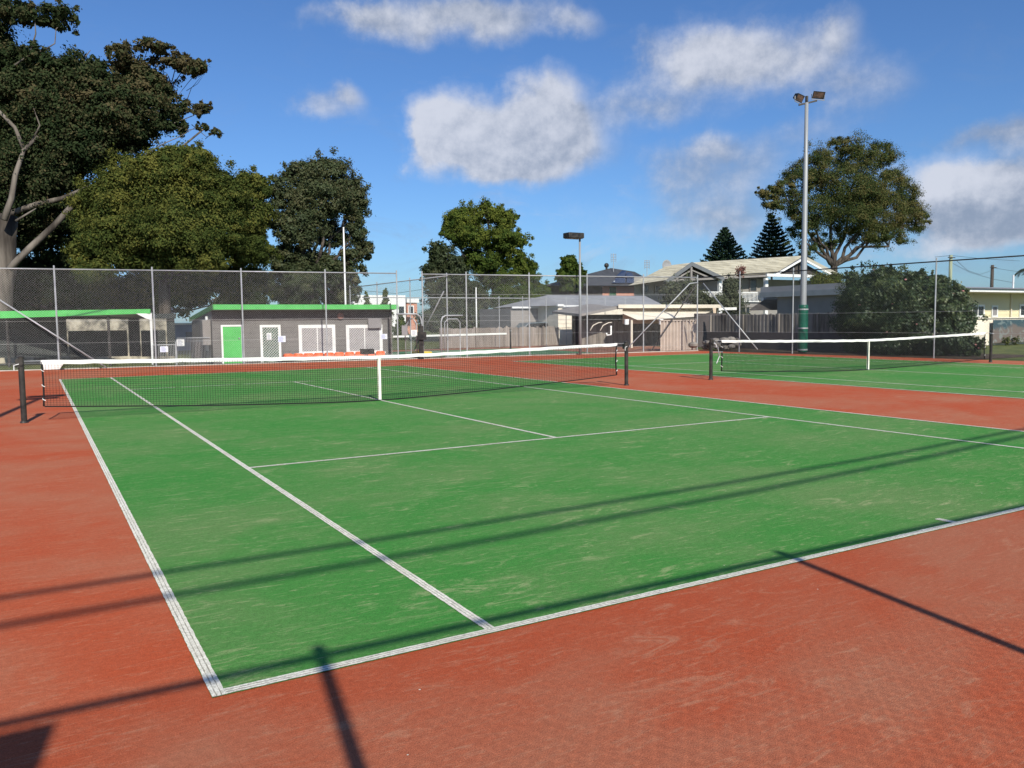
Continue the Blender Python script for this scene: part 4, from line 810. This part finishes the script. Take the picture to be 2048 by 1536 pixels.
# things under the carport
m=MB(); q=P(1222,660,YC); m.tube([(q[0],YC,1.25),(q[0],YC,.75),(q[0]-.3,YC,.72),(q[0]-.32,YC,.85)],.05,8); tag(m.build('bent_pipe',m_white,smooth=True),'white bent pipe hanging in the shade left of the carport','pipe')
for i,(px,lab) in enumerate(((1192,'dark arched shade frame left of the bent white pipe, left one'),(1212,'dark arched shade frame above the bent white pipe, right one'))):
    q=P(px,650,YC-.1); m=MB(); m.tube([(q[0]-.4,YC-.1,q[2]-.3),(q[0]-.2,YC-.1,q[2]-.02),(q[0]+.15,YC-.1,q[2]+.12),(q[0]+.4,YC-.1,q[2]+.14)],.025,6); tag(m.build('arched_frame',m_creamw,smooth=True),lab,'frame')
def palings(name,label,A,B,h,w,mat,z0=0,gap=.012,post=2.4,jit=.04,cat='fence',grp='timber paling fences'):
    A=np.array(A,float);B=np.array(B,float);L=np.linalg.norm(B-A);d=(B-A)/L; nr=np.array((d[1],-d[0])); root=thing(name,label,cat,(A[0],A[1],z0),grp); m=MB(); n=int(L/w)
    for i in range(n):
        a=A+d*i*w; b=A+d*(i*w+w-gap); o=nr*(.01*(i%2)+RS.rand()*.006); t=nr*.016; hh=h+RS.normal()*jit
        m.add([(*(a+o),z0),(*(b+o),z0),(*(b+o),z0+hh),(*(a+o),z0+hh),(*(a+o-t),z0),(*(b+o-t),z0),(*(b+o-t),z0+hh),(*(a+o-t),z0+hh)],[(0,1,2,3),(7,6,5,4),(0,3,7,4),(1,5,6,2),(3,2,6,7)])
    m.build('palings',mat,root)
    for z in (.3,h-.3): m=MB(); m.bar((*(A-nr*.05),z0+z),(*(B-nr*.05),z0+z),.05,.07); m.build('rail',mat,root)
    for i in range(int(L/post)+1): q=A+d*i*post+nr*.06; m=MB(); m.box(q[0]-.05,q[0]+.05,q[1]-.05,q[1]+.05,z0,z0+h+.03); m.build('post',mat,root)
    return root
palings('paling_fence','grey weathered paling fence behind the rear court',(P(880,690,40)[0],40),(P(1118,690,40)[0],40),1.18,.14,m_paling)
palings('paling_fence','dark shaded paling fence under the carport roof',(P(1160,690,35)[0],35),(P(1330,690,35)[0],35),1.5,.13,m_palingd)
# corrugated cream fence by the corner
a=P(1321,642,27.9); b=P(1392,700,27.9); root=thing('corrugated_fence','pale ribbed steel fence panel at the far corner with a dark arched shadow','fence',(a[0],27.9,0)); m=MB(); n=int((b[0]-a[0])/.2); vs=[]
for i in range(n*4+1): x=a[0]+(b[0]-a[0])*i/(n*4); yy=27.9+(0,0,.11,.11)[i%4]; vs+=[(x,yy,0),(x,yy,a[2])]
m.add(vs,[(2*i,2*i+2,2*i+3,2*i+1) for i in range(n*4)]); o=m.build('ribbed_sheet',m_corr,root); m=MB(); m.box(a[0],b[0],27.88,27.98,a[2],a[2]+.05); m.build('capping',m_corr,root)
# dark paling fence & retaining wall along the right side
palings('paling_fence','dark paling fence on a low wall behind the right side fence',(31.9,30.0),(31.9,18.5),.92,.12,m_palingd,z0=.85,jit=.02)
m=MB(); m.box(31.78,31.93,18.2,30.2,-.05,.85); tag(m.build('retaining_wall',m_darkgrey),'low dark retaining wall under the paling fence at right','wall')
m=MB(); wa=P(1393,627,30.6); wb_=P(1452,627,30.6); m.box(wa[0],wb_[0],30.6,30.8,0,wa[2]); tag(m.build('grey_wall',m_darkgrey),'plain dark wall between the ribbed fence panel and the dark paling fence','wall')
# wood pile
root=thing('stone_heap','dark heap of stones and debris behind the far corner of the fence','heap',(29.2,27,0))
for i in range(26): m=MB(); m.ball((29.3+RS.normal()*.5,26.7+RS.normal()*.5,.1+.45*RS.rand()**2),.16+.08*RS.rand(),8,5,(1,1.2,.7)); m.build('stone',m_palingd,root)
# big two storey house
YB=62
root=thing('two_storey_house','large two storey house with cream tiled roof, two gables and a white balcony','house',(P(1500,600,YB)[0],YB,0))
q=lambda px,py,dy=0:P(px,py,YB+dy)
m=MB(); a=q(1268,640,2); b=q(1668,640,2); zt=q(1400,553,0)[2]; xb_=P(1275,600,YB+12)[0]; m.prism([(a[0],YB+2,-.02),(b[0],YB+2,-.02),(b[0],YB+12,-.02),(xb_,YB+12,-.02)],(0,0,zt)); m.build('wall',m_housewall,root)
# main roof: ridge and front slope
R0=q(1385,525,5); R1=q(1606,512,5); zr=(R0[2]+R1[2])/2
def rp(p,z): return (p[0],p[1],z)
E0=q(1440,554,-.4); E1=q(1545,546,-.4); ze=float(q(1490,552,-.4)[2])
W0=q(1256,570,1.2); 
m=MB(); R0=np.array((R0[0],R0[1],R0[2])); R1=np.array((R1[0],R1[1],R1[2]))
Ef0=np.array((q(1300,560,-.4)[0],YB-.4,ze)); Ef1=np.array((q(1690,552,-.4)[0],YB-.4,float(q(1680,553,-.4)[2])))
FL=np.array(q(1257,571,0)); FL2=np.array(q(1335,531,6))
Bk0=np.array(P(1262,571,YB+13)); Bk1=np.array((Ef1[0],YB+13,Ef1[2]))
# right block slopes
A1=np.array(q(1445,554,-.2)); A2=np.array(q(1552,546,-.2)); 
m.add([A1,A2,R1,R0],[(0,1,2,3)])
GA=np.array(q(1548,549,-2.2)); GB=np.array(q(1605,516,-2.2)); GC=np.array(q(1672,553,-2.2)); R1b=np.array(q(1608,511,8)); GCb=np.array(q(1690,553,7)); 
m.add([GA,GB,R1,A2],[(0,1,2,3)]); m.add([GB,GC,GCb,R1b],[(0,1,2,3)]); m.add([R1,GB,R1b],[(0,1,2)])
LA=np.array(q(1332,560,-1.6)); LB_=np.array(q(1383,524,-1.6)); LC=np.array(q(1447,554,-1.6))
m.add([FL,LA,R0,FL2],[(0,1,2,3)]); m.add([LA,LB_,R0],[(0,1,2)]); m.add([LB_,LC,A1,R0],[(0,1,2,3)])
m.add([FL2,R0,R1,R1b,Bk1,Bk0],[(0,1,2,3,4,5)])
m.add([FL,FL2,Bk0],[(0,1,2)])
ro=m.build('roof',m_tile,root)
# tile courses as thin raised battens on the long slope
m=MB()
for i in range(1,9): t=i/9; m.bar(A1+(R0-A1)*t+(0,-.02,.03),A2+(R1-A2)*t+(0,-.02,.03),.05,.03)
for i in range(1,8): t=i/8; m.bar(FL+(FL2-FL)*t+(0,-.02,.03),LA+(R0-LA)*t+(0,-.02,.03),.05,.03)
m.build('tile_course',m_tile,ro)
# gables
def gable(A,B,C,th,mat,inner,nm,dep):
    A,B,C=map(np.array,(A,B,C)); up=np.array((0,0,th))
    m=MB(); m.prism([A,B,B-up,A-up],(0,-.12,0)); m.prism([B,C,C-up,B-up],(0,-.12,0)); g_=m.build(nm,mat,root)
    m=MB(); m.prism([A-up*.9,B-up*.9,C-up*.9],(0,.05,0)); 
    m2=MB(); a2=A-up*.9+(0,dep,0); b2=B-up*.9+(0,dep,0); c2=C-up*.9+(0,dep,0); m2.prism([a2,b2,c2],(0,.06,0)); m2.build('gable_shade_infill',inner,root)  # shade under the gable overhang is put into the infill's dark colour
    k=MB(); mx=(A+C)/2; k.box(B[0]-.12,B[0]+.12,A[1]-.02,A[1]+.12,mx[2]-.2,B[2]-th*1.2); k.build('king_post',m_white if mat is m_white else m_greywall,g_)
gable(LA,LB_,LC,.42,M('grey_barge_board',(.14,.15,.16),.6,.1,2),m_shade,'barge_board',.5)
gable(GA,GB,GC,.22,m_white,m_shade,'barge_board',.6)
a=q(1533,549,-2.3); b=q(1655,556,-2.3); m=MB(); m.box(a[0],b[0],YB-2.4,YB-2.2,b[2],a[2]+.1); m.build('tie_beam',m_white,root)
m=MB(); m.prism([q(1350,557,-1.5),q(1384,539,-1.5),q(1418,553,-1.5),q(1414,555,-1.5),q(1384,541.5,-1.5),q(1354,559,-1.5)],(0,.1,0)); m.build('arched_brace',m_greywall,root)
m=MB(); m.bar(q(1330,562,-1.6),q(1540,551,-1.0),.15,.22); m.build('verandah_beam',m_greywall,root)
for px in (1440,1532): c=q(px,600,-1.2); m=MB(); t=q(px,556,-1.2); m.box(c[0]-.22,c[0]+.22,YB-1.3,YB-1.0,0,t[2]); m.build('verandah_post',m_white,root)
a=q(1345,600,-.9); b=q(1528,612,-.9); m=MB(); m.box(a[0],b[0],YB-1.4,YB+2,b[2]-.15,b[2]+.25); m.build('balcony_floor',m_greywall,root)
m=MB(); x=q(1400,590,-1.3)[0]; xe=q(1518,590,-1.3)[0]; z1=q(1500,584,-1.3)[2]; z0=q(1500,604,-1.3)[2]; m.box(x,xe,YB-1.36,YB-1.28,z1-.1,z1); m.box(x,xe,YB-1.35,YB-1.3,z0,z0+.08)
while x<xe: m.box(x,x+.06,YB-1.34,YB-1.3,z0,z1-.1); x+=.2
m.build('balustrade',m_white,root)
for px0,px1,py0,py1 in ((1500,1512,558,582),(1450,1475,560,584),(1285,1296,570,585),(1310,1322,572,584),(1600,1612,560,566)): win(root,px0,px1,py0,py1,YB+1.9,m_greywall,m_glass,.1)
c=q(1332,531,5.5); root_d=thing('satellite_dish','grey satellite dish on the left end of the cream roof','satellite dish',(c[0],c[1],float(c[2])-1)); m=MB(); vs=[c+np.array((0,0,0))]; n=18
for rr_,dy in ((.3,-.02),(.5,-.07),(.66,-.16)):
    for k in range(n): a=2*math.pi*k/n; vs.append(c+np.array((math.cos(a)*rr_,dy,math.sin(a)*rr_*.95)))
fs=[(0,1+k,1+(k+1)%n) for k in range(n)]+[(1+j*n+k,1+(j+1)*n+k,1+(j+1)*n+(k+1)%n,1+j*n+(k+1)%n) for j in range(2) for k in range(n)]
m.add(vs,fs); o=m.build('dish',m_asph,root_d,smooth=True); o.modifiers.new('s','SOLIDIFY').thickness=.02
m=MB(); m.tube([c+(0,.05,0),c+(0,.1,-.9)],.04,6); m.tube([c+(0,.05,-.3),c+(-1.0,-.1,-.75)],.03,5); m.build('mast',m_galv,root_d)
# white box hood & flat-roofed grey block on the right
XB=37
root=thing('flat_roofed_block','plain grey flat-roofed block behind the floodlight pole with blue grey gutter','building',(XB,25,0))
a=PX(1555,574,XB); b=PX(1700,574,XB); m=MB(); m.box(XB,XB+7,b[1],a[1],-.02,float(PX(1620,582,XB)[2])); m.build('wall',m_greywall,root)
a0=PX(1520,572,XB-.3)
m=MB(); zt=float(PX(1610,570,XB)[2]); m.box(XB-.35,XB+8.2,b[1]-.2,a0[1],zt-.62,zt-.32); m.build('gutter',m_gutter,root); m=MB(); m.box(XB-.2,XB+8.1,b[1]-.1,a0[1]+.05,zt-.32,zt); m.build('roof_edge',m_asph,root)
m=MB(); A=P(1533,582,31.5); B=P(1560,596,31.5); m.box(A[0],B[0],31.5,32.2,B[2]-.1,A[2]); w=m.build('white_screen',m_creamw,root); m=MB(); m.box(A[0]-.25,A[0]-.02,31.5,31.7,B[2]-.2,A[2]+.1); m.build('screen_post',m_white,w)
m=MB(); A=P(1533,602,36.4); B=P(1600,602,37.4); C=P(1560,621,34.5); m.prism([P(1535,598,31.6),P(1562,596,31.6),P(1562,620,30.2),P(1500,621,30.2)],(0,.08,.05)); m.build('awning',m_shade,root)
# brick house with dark hip roof
YK=78
root=thing('brick_house','brick house with a dark hipped roof and solar panels behind the garage','house',(P(1200,600,YK)[0],YK,0))
q=lambda px,py,dy=0:P(px,py,YK+dy)
a=q(1095,600,1); b=q(1205,600,1); c=q(1275,600,1); z=q(1150,570,1)[2]
m=MB(); m.box(a[0],b[0],YK+1,YK+12,-.02,z); m.build('painted_shade_wall',m_shade,root); m=MB(); m.box(b[0],c[0],YK+1,YK+12,-.02,z-.1); m.build('wall',m_brick,root)  # left half of the house has its shade painted as a dark wall
m=MB(); ap=q(1222,536,6); el=q(1085,573,-.3); em=q(1190,562,-.3); er=q(1320,560,-.3); 
ze=(el[2]+er[2])/2-.2; el[2]=ze-.2; er[2]=ze; rg=q(1150,558,6); bl2=np.array((P(1100,560,YK+13)[0],YK+13,ze)); br2=np.array((er[0]+3,YK+13,ze)); ap2=ap+np.array((4,0,-.4))
m.add([el,er,ap2,ap,bl2,br2],[(0,1,2,3),(0,3,4),(1,5,2),(3,2,5,4),(0,4,5,1)]); m.build('roof',m_slate,root)
m=MB()
for i,(u0,u1,v0,v1) in enumerate(((.52,.66,.5,.9),(.67,.80,.45,.8),(.55,.68,.1,.42),(.69,.82,.1,.40),(.83,.95,.1,.38))):
    f=lambda u,v: (el+(er-el)*u)*(1-v)+(ap+(ap2-ap)*u)*v+np.array((0,-.06,.08))
    m.prism([f(u0,v0),f(u1,v0),f(u1-.01,v1),f(u0,v1)],(0,-.02,.05))
m.build('solar_panels',m_solar,root)
m=MB(); v_=q(1213,533,5.5); m.tube([v_-(0,0,.6),v_],.14,8); m.ball(v_+(0,0,.15),.32,10,6); m.build('roof_vent',m_blk,root)
win(root,1218,1232,574,592,YK+1,m_brick,m_dgreen,.05); m=MB(); m.tube([q(1228,562,.9),q(1228,570,.9)],.12,6); m.build('flue',m_white,root)
for px,pt,pb,dy,lab in ((1227,507,536,5,'television aerial on the dark hipped roof'),(1294,520,552,2,'television aerial standing left of the satellite dish')):
    t=q(px,pt,dy); b=q(px,pb+8,dy); r_=thing('tv_aerial',lab,'aerial',(t[0],t[1],b[2]),'television aerials'); m=MB(); m.tube([b,t],.04,6); m.build('mast',m_galv,r_); m=MB()
    for k in range(5): z=t[2]-.1-k*.22; w=.42+.04*(k%2); m.tube([(t[0]-w,t[1],z),(t[0]+w,t[1],z)],.03,4)
    for s in (-.4,.4): m.tube([(t[0]+s,t[1],t[2]),(t[0]+s,t[1],t[2]-1.2)],.03,4)
    m.build('elements',m_asph,r_)
# parked grey cars behind the paling fence (roofs and windscreens show)
for px,lab in ((1072,'grey car behind the paling fence, only its windscreen showing, left one'),(1095,'grey car behind the paling fence beside the garage, right one')):
    c=P(px,652,43.5); X=c[0]; rt=thing('parked_car',lab,'car',(X,43.8,0),'cars behind the paling fence'); m=MB(); m.prism([(X-2.0,43.3,.35),(X-2.05,43.3,.85),(X-1.3,43.3,.95),(X-.7,43.3,1.45),(X+.7,43.3,1.5),(X+1.5,43.3,1.0),(X+2,43.3,.9),(X+2.0,43.3,.35)],(0,1.6,0)); m.build('body',m_carpt,rt,bevel=.06)
    m=MB(); m.prism([(X-1.15,43.28,1.0),(X-.65,43.28,1.38),(X+.6,43.28,1.42),(X+1.2,43.28,1.02)],(0,-.01,0)); m.build('window',m_glass,rt)
    for sx in (-1.3,1.3): m=MB(); m.tube([(X+sx,43.25,.32),(X+sx,43.45,.32)],.32,14); m.build('wheel',m_blk,rt)
# white modern house
YW=95
root=thing('white_house','white modern flat-roofed house far behind the right end of the clubhouse','house',(P(760,620,YW)[0],YW,0)); q=lambda px,py,dy=0:P(px,py,YW+dy)
a=q(706,590); b=q(813,700); m=MB(); m.box(a[0],b[0],YW,YW+10,-.02,a[2]); m.build('wall',m_white,root)
a=q(690,590,1); m=MB(); m.box(a[0],q(706,600,1)[0]-.05,YW+1,YW+10,-.02,a[2]-.3); m.build('side_wall',m_greywall,root)
a=q(813,597,2); b=q(834,600,2); m=MB(); m.box(a[0],b[0],YW+2,YW+10,-.02,a[2]-.6); m.build('brick_wing',m_brick,root); m=MB(); m.box(a[0]-.05,b[0]+.2,YW+1.8,YW+10.2,a[2]-.55,a[2]); m.build('parapet',m_white,root)
for px0,px1,py0,py1 in ((797,808,613,627),(818,826,613,627)): win(root,px0,px1,py0,py1,YW-.05,m_white,m_glass,.12)
# yellow house on the right
YY=26
root=thing('weatherboard_house','pale yellow low house with deep shaded eave and grey roof at the right edge','house',(P(1980,640,YY)[0],YY,0)); q=lambda px,py,dy=0:P(px,py,YY+dy)
a=q(1868,640); b=q(2200,640); ze=float(q(1980,584,-1.5)[2]); m=MB(); m.box(a[0],b[0],YY,YY+8,-.02,ze); m.build('wall',m_yelwall,root)
m=MB(); boards(m,a[0],b[0],YY-.01,.9,ze-.02,.24,.022); m.build('weatherboard',m_yelwall,root)
m=MB(); m.box(a[0]-1.5,b[0],YY-1.55,YY-1.48,ze-.0,ze+.2); m.build('fascia',m_white,root)
m=MB(); m.add([(a[0]-1.6,YY-1.7,ze+.2),(b[0],YY-1.7,ze+.2),(b[0],YY+4,ze+.62),(a[0]-1.6,YY+4,ze+.62),(b[0],YY+9,ze+.2),(a[0]-1.6,YY+9,ze+.2)],[(0,1,2,3),(3,2,4,5),(0,5,4,1),(0,3,5),(1,4,2)]); m.build('roof',m_asph,root)
m=MB(); m.box(a[0]-1.4,b[0],YY-1.45,YY,ze-.02,ze+.02); m.build('soffit',m_creamw,root)
win(root,1944,1965,613,631,YY-.03,m_white,m_glass,.12,1); win(root,1984,1992,614,631,YY-.03,m_white,m_blind,.10); win(root,2040,2075,612,630,YY-.03,m_white,m_glass,.12,1)
c=q(2023,602,-.1); m=MB(); m.tube([(c[0],YY-.1,.2),(c[0],YY-.1,ze)],.05,8); m.build('downpipe',m_creamw,root); c=q(2027,550,2); m=MB(); m.tube([(c[0],c[1],ze+.3),(c[0],c[1],c[2])],.06,8); m.build('flue',m_white,root)
a=P(1900,637,21.2); b=P(2140,637,21.2); rf=thing('sheet_fence','pale cream sheet fence in front of the yellow house','fence',(a[0],21.2,0)); m=MB(); n=int((b[0]-a[0])/.22); vs=[]
for i in range(n*4+1): x=a[0]+(b[0]-a[0])*i/(n*4); yy=21.2+(0,0,.03,.03)[i%4]; vs+=[(x,yy,0),(x,yy,a[2])]
m.add(vs,[(2*i,2*i+2,2*i+3,2*i+1) for i in range(n*4)]); m.build('ribbed_sheet',m_creamw,rf); m=MB(); m.bar((a[0],21.16,a[2]),(b[0],21.16,a[2]),.06,.05); m.build('capping',m_creamw,rf)
a=P(1986,640,21); b=P(2110,681,21); m=MB(); m.box(a[0],b[0],20.97,21,b[2],a[2]); tag(m.build('banner',m_mural),'large blue and brown printed banner hung on the cream fence at the right edge','banner')
foliage_root=thing('weeds','tuft of weeds at the foot of the cream sheet fence','plant',(P(2020,700,20.8)[0],20.8,0)); foliage('leaves',[(P(2012,690,20.8)[0],20.8,.2,.2,.2,.3,.5),(P(2030,690,20.8)[0],20.8,.2,.2,.2,.28,.5)],lm_olive,foliage_root,300,.05,.5,8)
# power poles and lines
for px,pt,Y,r_,lab in ((1902,510,60,.20,'greenish timber power pole with a small crossarm behind the bush'),(1985,530,60,.2,'short dark power pole behind the yellow house roof')):
    c=P(px,pt,Y); rt=thing('power_pole',lab,'power pole',(c[0],Y,0),'power poles beyond the right fence'); m=MB(); m.tube([(c[0],Y,0),(c[0],Y,c[2])],[r_*1.15,r_],10); m.build('shaft',m_polewood if px<1950 else m_barkd,rt,smooth=True)
    m=MB(); m.bar((c[0]-1.0,Y-.25,c[2]-.35),(c[0]+.5,Y-.25,c[2]-.35),.1,.1); m.build('crossarm',m_barkd,rt)
def wire(pts,r,label): 
    Q=[P(*p) for p in pts]; m=MB(); m.tube(Q,r,5); tag(m.build('power_line',m_cable,smooth=True),label,'cable','power lines at right')
wire([(1912,520,60),(1935,541,59),(1960,549,59),(1985,540,60)],.022,'thin power line sagging between the two poles')
wire([(1906,527,60),(1940,545,59.5),(1985,558,59),(2030,566,58)],.022,'thin power line dropping from the green pole to the yellow house roof')
wire([(1870,514,60),(1902,511,60),(1960,517,62),(2040,522,64)],.022,'thin power line leaving the green pole to the right')
wire([(1988,536,60),(2020,541,60),(2060,547,60)],.02,'thin power line right of the short dark pole')
wire([(560,590,90),(690,578,85),(790,587,80),(850,578,78)],.02,'faint thin line above the white house')
# ---------------------------------------------------------------- sky, sun, camera
w=bpy.data.worlds.new('World'); SC.world=w; w.use_nodes=True; t=w.node_tree; t.nodes.clear(); N=NT(t)
sky=N.n('ShaderNodeTexSky',sky_type='NISHITA',sun_disc=False); sky.sun_elevation=SUN_EL; sky.sun_rotation=math.pi+SUN_AZ; sky.air_density=1.0; sky.dust_density=.6; sky.ozone_density=1.6
tc=N.n('ShaderNodeTexCoord'); sp=N.n('ShaderNodeSeparateXYZ'); N.L.new(tc.outputs['Generated'],sp.inputs[0])
az=N.m('ARCTAN2',sp.outputs[0],sp.outputs[1]); el=N.m('ARCSINE',sp.outputs[2])
cv=N.n('ShaderNodeCombineXYZ'); N.L.new(az,cv.inputs[0]); N.L.new(el,cv.inputs[1])
w1=N.n('ShaderNodeTexNoise'); w1.inputs['Scale'].default_value=11; w1.inputs['Detail'].default_value=6; w1.inputs['Roughness'].default_value=.58; N.L.new(cv.outputs[0],w1.inputs['Vector'])
wa=N.n('ShaderNodeVectorMath',operation='MULTIPLY_ADD'); N.L.new(w1.outputs['Color'],wa.inputs[0]); wa.inputs[1].default_value=(.075,.060,0); wa.inputs[2].default_value=(-.0375,-.030,0)
wb=N.n('ShaderNodeVectorMath',operation='ADD'); N.L.new(cv.outputs[0],wb.inputs[0]); N.L.new(wa.outputs[0],wb.inputs[1]); co=wb.outputs[0]
CL=[(900,240,85,62,1.0,.95),(880,270,70,50,.9,.85),(1085,195,78,62,1.0,.9),(1060,270,150,85,1.1,.68),(1135,250,75,75,.75,.62),(840,300,40,40,.4,.8),(1200,300,70,60,.35,.56),(1230,180,40,60,.3,.6),(960,300,130,60,.95,.68),(1050,330,90,40,.7,.6),
 (860,48,190,55,.85,.66),(740,35,60,40,.6,.62),(1000,35,150,48,.6,.6),(1150,55,60,34,.6,.66),(650,208,80,44,.75,.66),(700,185,30,30,.5,.72),(620,40,60,34,.3,.6),
 (1400,110,120,72,.7,.82),(1440,150,170,70,.6,.66),(1540,95,120,60,.65,.74),(1660,115,100,70,.6,.64),(1690,50,45,50,.5,.66),(1700,180,140,40,.5,.56),(1790,130,60,40,.3,.6),(1285,110,40,60,.4,.6),(1285,215,70,50,.5,.6),(1350,225,100,36,.3,.52),
 (1440,330,100,62,.6,.52),(1340,350,80,70,.45,.52),(1430,280,60,34,.4,.66),(1500,410,150,70,.5,.47),(1560,300,110,60,.4,.52),(1400,440,140,50,.35,.5),(1690,240,160,40,.3,.5),
 (1890,350,95,45,.95,1.1),(1960,375,120,50,1.1,.85),(2040,360,100,70,1.0,.55),(1900,430,150,50,1.1,.42),(2020,455,160,45,1.1,.4),(1880,500,140,26,.8,.8),(2050,250,170,34,.45,.42),(1960,275,110,28,.4,.42),(840,468,30,22,.3,.5),(1180,430,260,60,.16,.9),(1340,470,200,40,.14,.9),
 (2300,200,300,120,.9,.6),(2500,420,300,120,1.0,.6),(-200,100,200,70,.6,.6),(1300,-250,400,120,.8,.6),(400,-300,300,120,.7,.6)]
acc=None; bac=None
for (px,py,rx,ry,st,br) in CL:
    d=ray(px,py); d/=np.linalg.norm(d); a0=math.atan2(d[0],d[1]); e0=math.asin(d[2])
    d1=ray(px+rx,py); d1/=np.linalg.norm(d1); ra=abs(math.atan2(d1[0],d1[1])-a0); d2=ray(px,py-ry); d2/=np.linalg.norm(d2); re=abs(math.asin(d2[2])-e0)
    s=N.n('ShaderNodeVectorMath',operation='SUBTRACT'); N.L.new(co,s.inputs[0]); s.inputs[1].default_value=(a0,e0,0)
    k=N.n('ShaderNodeVectorMath',operation='MULTIPLY'); N.L.new(s.outputs[0],k.inputs[0]); k.inputs[1].default_value=(1/(ra*1.15),1/(re*1.15),0)
    l=N.n('ShaderNodeVectorMath',operation='LENGTH'); N.L.new(k.outputs[0],l.inputs[0])
    v=N.rng(l.outputs['Value'],1.3,.1,0,st*1.1)
    acc=v if acc is None else N.m('ADD',acc,v)
    vb=N.m('MULTIPLY',v,br); bac=vb if bac is None else N.m('ADD',bac,vb)
bright=N.m('DIVIDE',bac,N.m('ADD',acc,.02))
n2=N.noise(cv.outputs[0],22,7,.62); n3=N.noise(N.scaled(cv.outputs[0],(1,2.2,1)),9,6,.65,.8)
mask=N.m('ADD',acc,N.m('MULTIPLY',N.m('SUBTRACT',n2,.5),.85)); mask=N.m('MULTIPLY',N.rng(mask,.04,1.28),.92)
mask=N.m('MULTIPLY',mask,N.rng(acc,.02,.2))
wis=N.m('MULTIPLY',N.rng(n3,.50,.75),N.rng(el,.0,.28,.42,.08)); mask=N.m('MAXIMUM',mask,wis)
of=N.n('ShaderNodeVectorMath',operation='ADD'); N.L.new(cv.outputs[0],of.inputs[0]); of.inputs[1].default_value=(-.006,.010,0)
rel=N.m('SUBTRACT',n2,N.noise(of.outputs[0],22,7,.62))
bf_=N.m('ADD',N.m('ADD',bright,N.m('MULTIPLY',N.m('SUBTRACT',n2,.5),.35)),N.m('MULTIPLY',rel,.75))
ccol=N.mix(N.rng(bf_,.28,.98),(.24,.29,.39),(.58,.605,.68))
skyc=N.n('ShaderNodeVectorMath',operation='MULTIPLY'); N.L.new(sky.outputs[0],skyc.inputs[0]); SKYK=.1; skyc.inputs[1].default_value=(.046,.070,.104)
bg=N.n('ShaderNodeBackground'); bg.inputs[1].default_value=1.0
# everything is mixed at sky scale, then the Background strength (0.1) brings it to daylight level
fin=N.mix(mask,skyc.outputs[0],ccol)
sc10=N.n('ShaderNodeVectorMath',operation='SCALE'); N.L.new(fin,sc10.inputs[0]); sc10.inputs['Scale'].default_value=10; bg.inputs[1].default_value=.1
N.L.new(sc10.outputs[0],bg.inputs[0]); out=N.n('ShaderNodeOutputWorld'); N.L.new(bg.outputs[0],out.inputs[0])
sl=bpy.data.lights.new('sun','SUN'); sl.energy=5.0; sl.angle=math.radians(.53); sl.color=(1,.93,.80); so=bpy.data.objects.new('sun',sl); COL.objects.link(so)
sd=Vector((math.sin(SUN_AZ)*math.cos(SUN_EL),math.cos(SUN_AZ)*math.cos(SUN_EL),-math.sin(SUN_EL))); so.rotation_euler=sd.to_track_quat('-Z','Y').to_euler(); so.location=(-5,-20,20)
cd=bpy.data.cameras.new('camera'); cd.sensor_width=36; cd.lens=FOC/2048*36; cd.clip_end=3000; cd.clip_start=.05; co_=bpy.data.objects.new('camera',cd); COL.objects.link(co_)
from mathutils import Matrix
co_.matrix_world=Matrix(((_R2[0],_U2[0],-_F[0],CAM[0]),(_R2[1],_U2[1],-_F[1],CAM[1]),(_R2[2],_U2[2],-_F[2],CAM[2]),(0,0,0,1)))
SC.camera=co_; SC.view_settings.view_transform='Standard'; SC.view_settings.look='None'; SC.view_settings.exposure=.22; SC.view_settings.gamma=1
SC.render.resolution_x=1024; SC.render.resolution_y=768
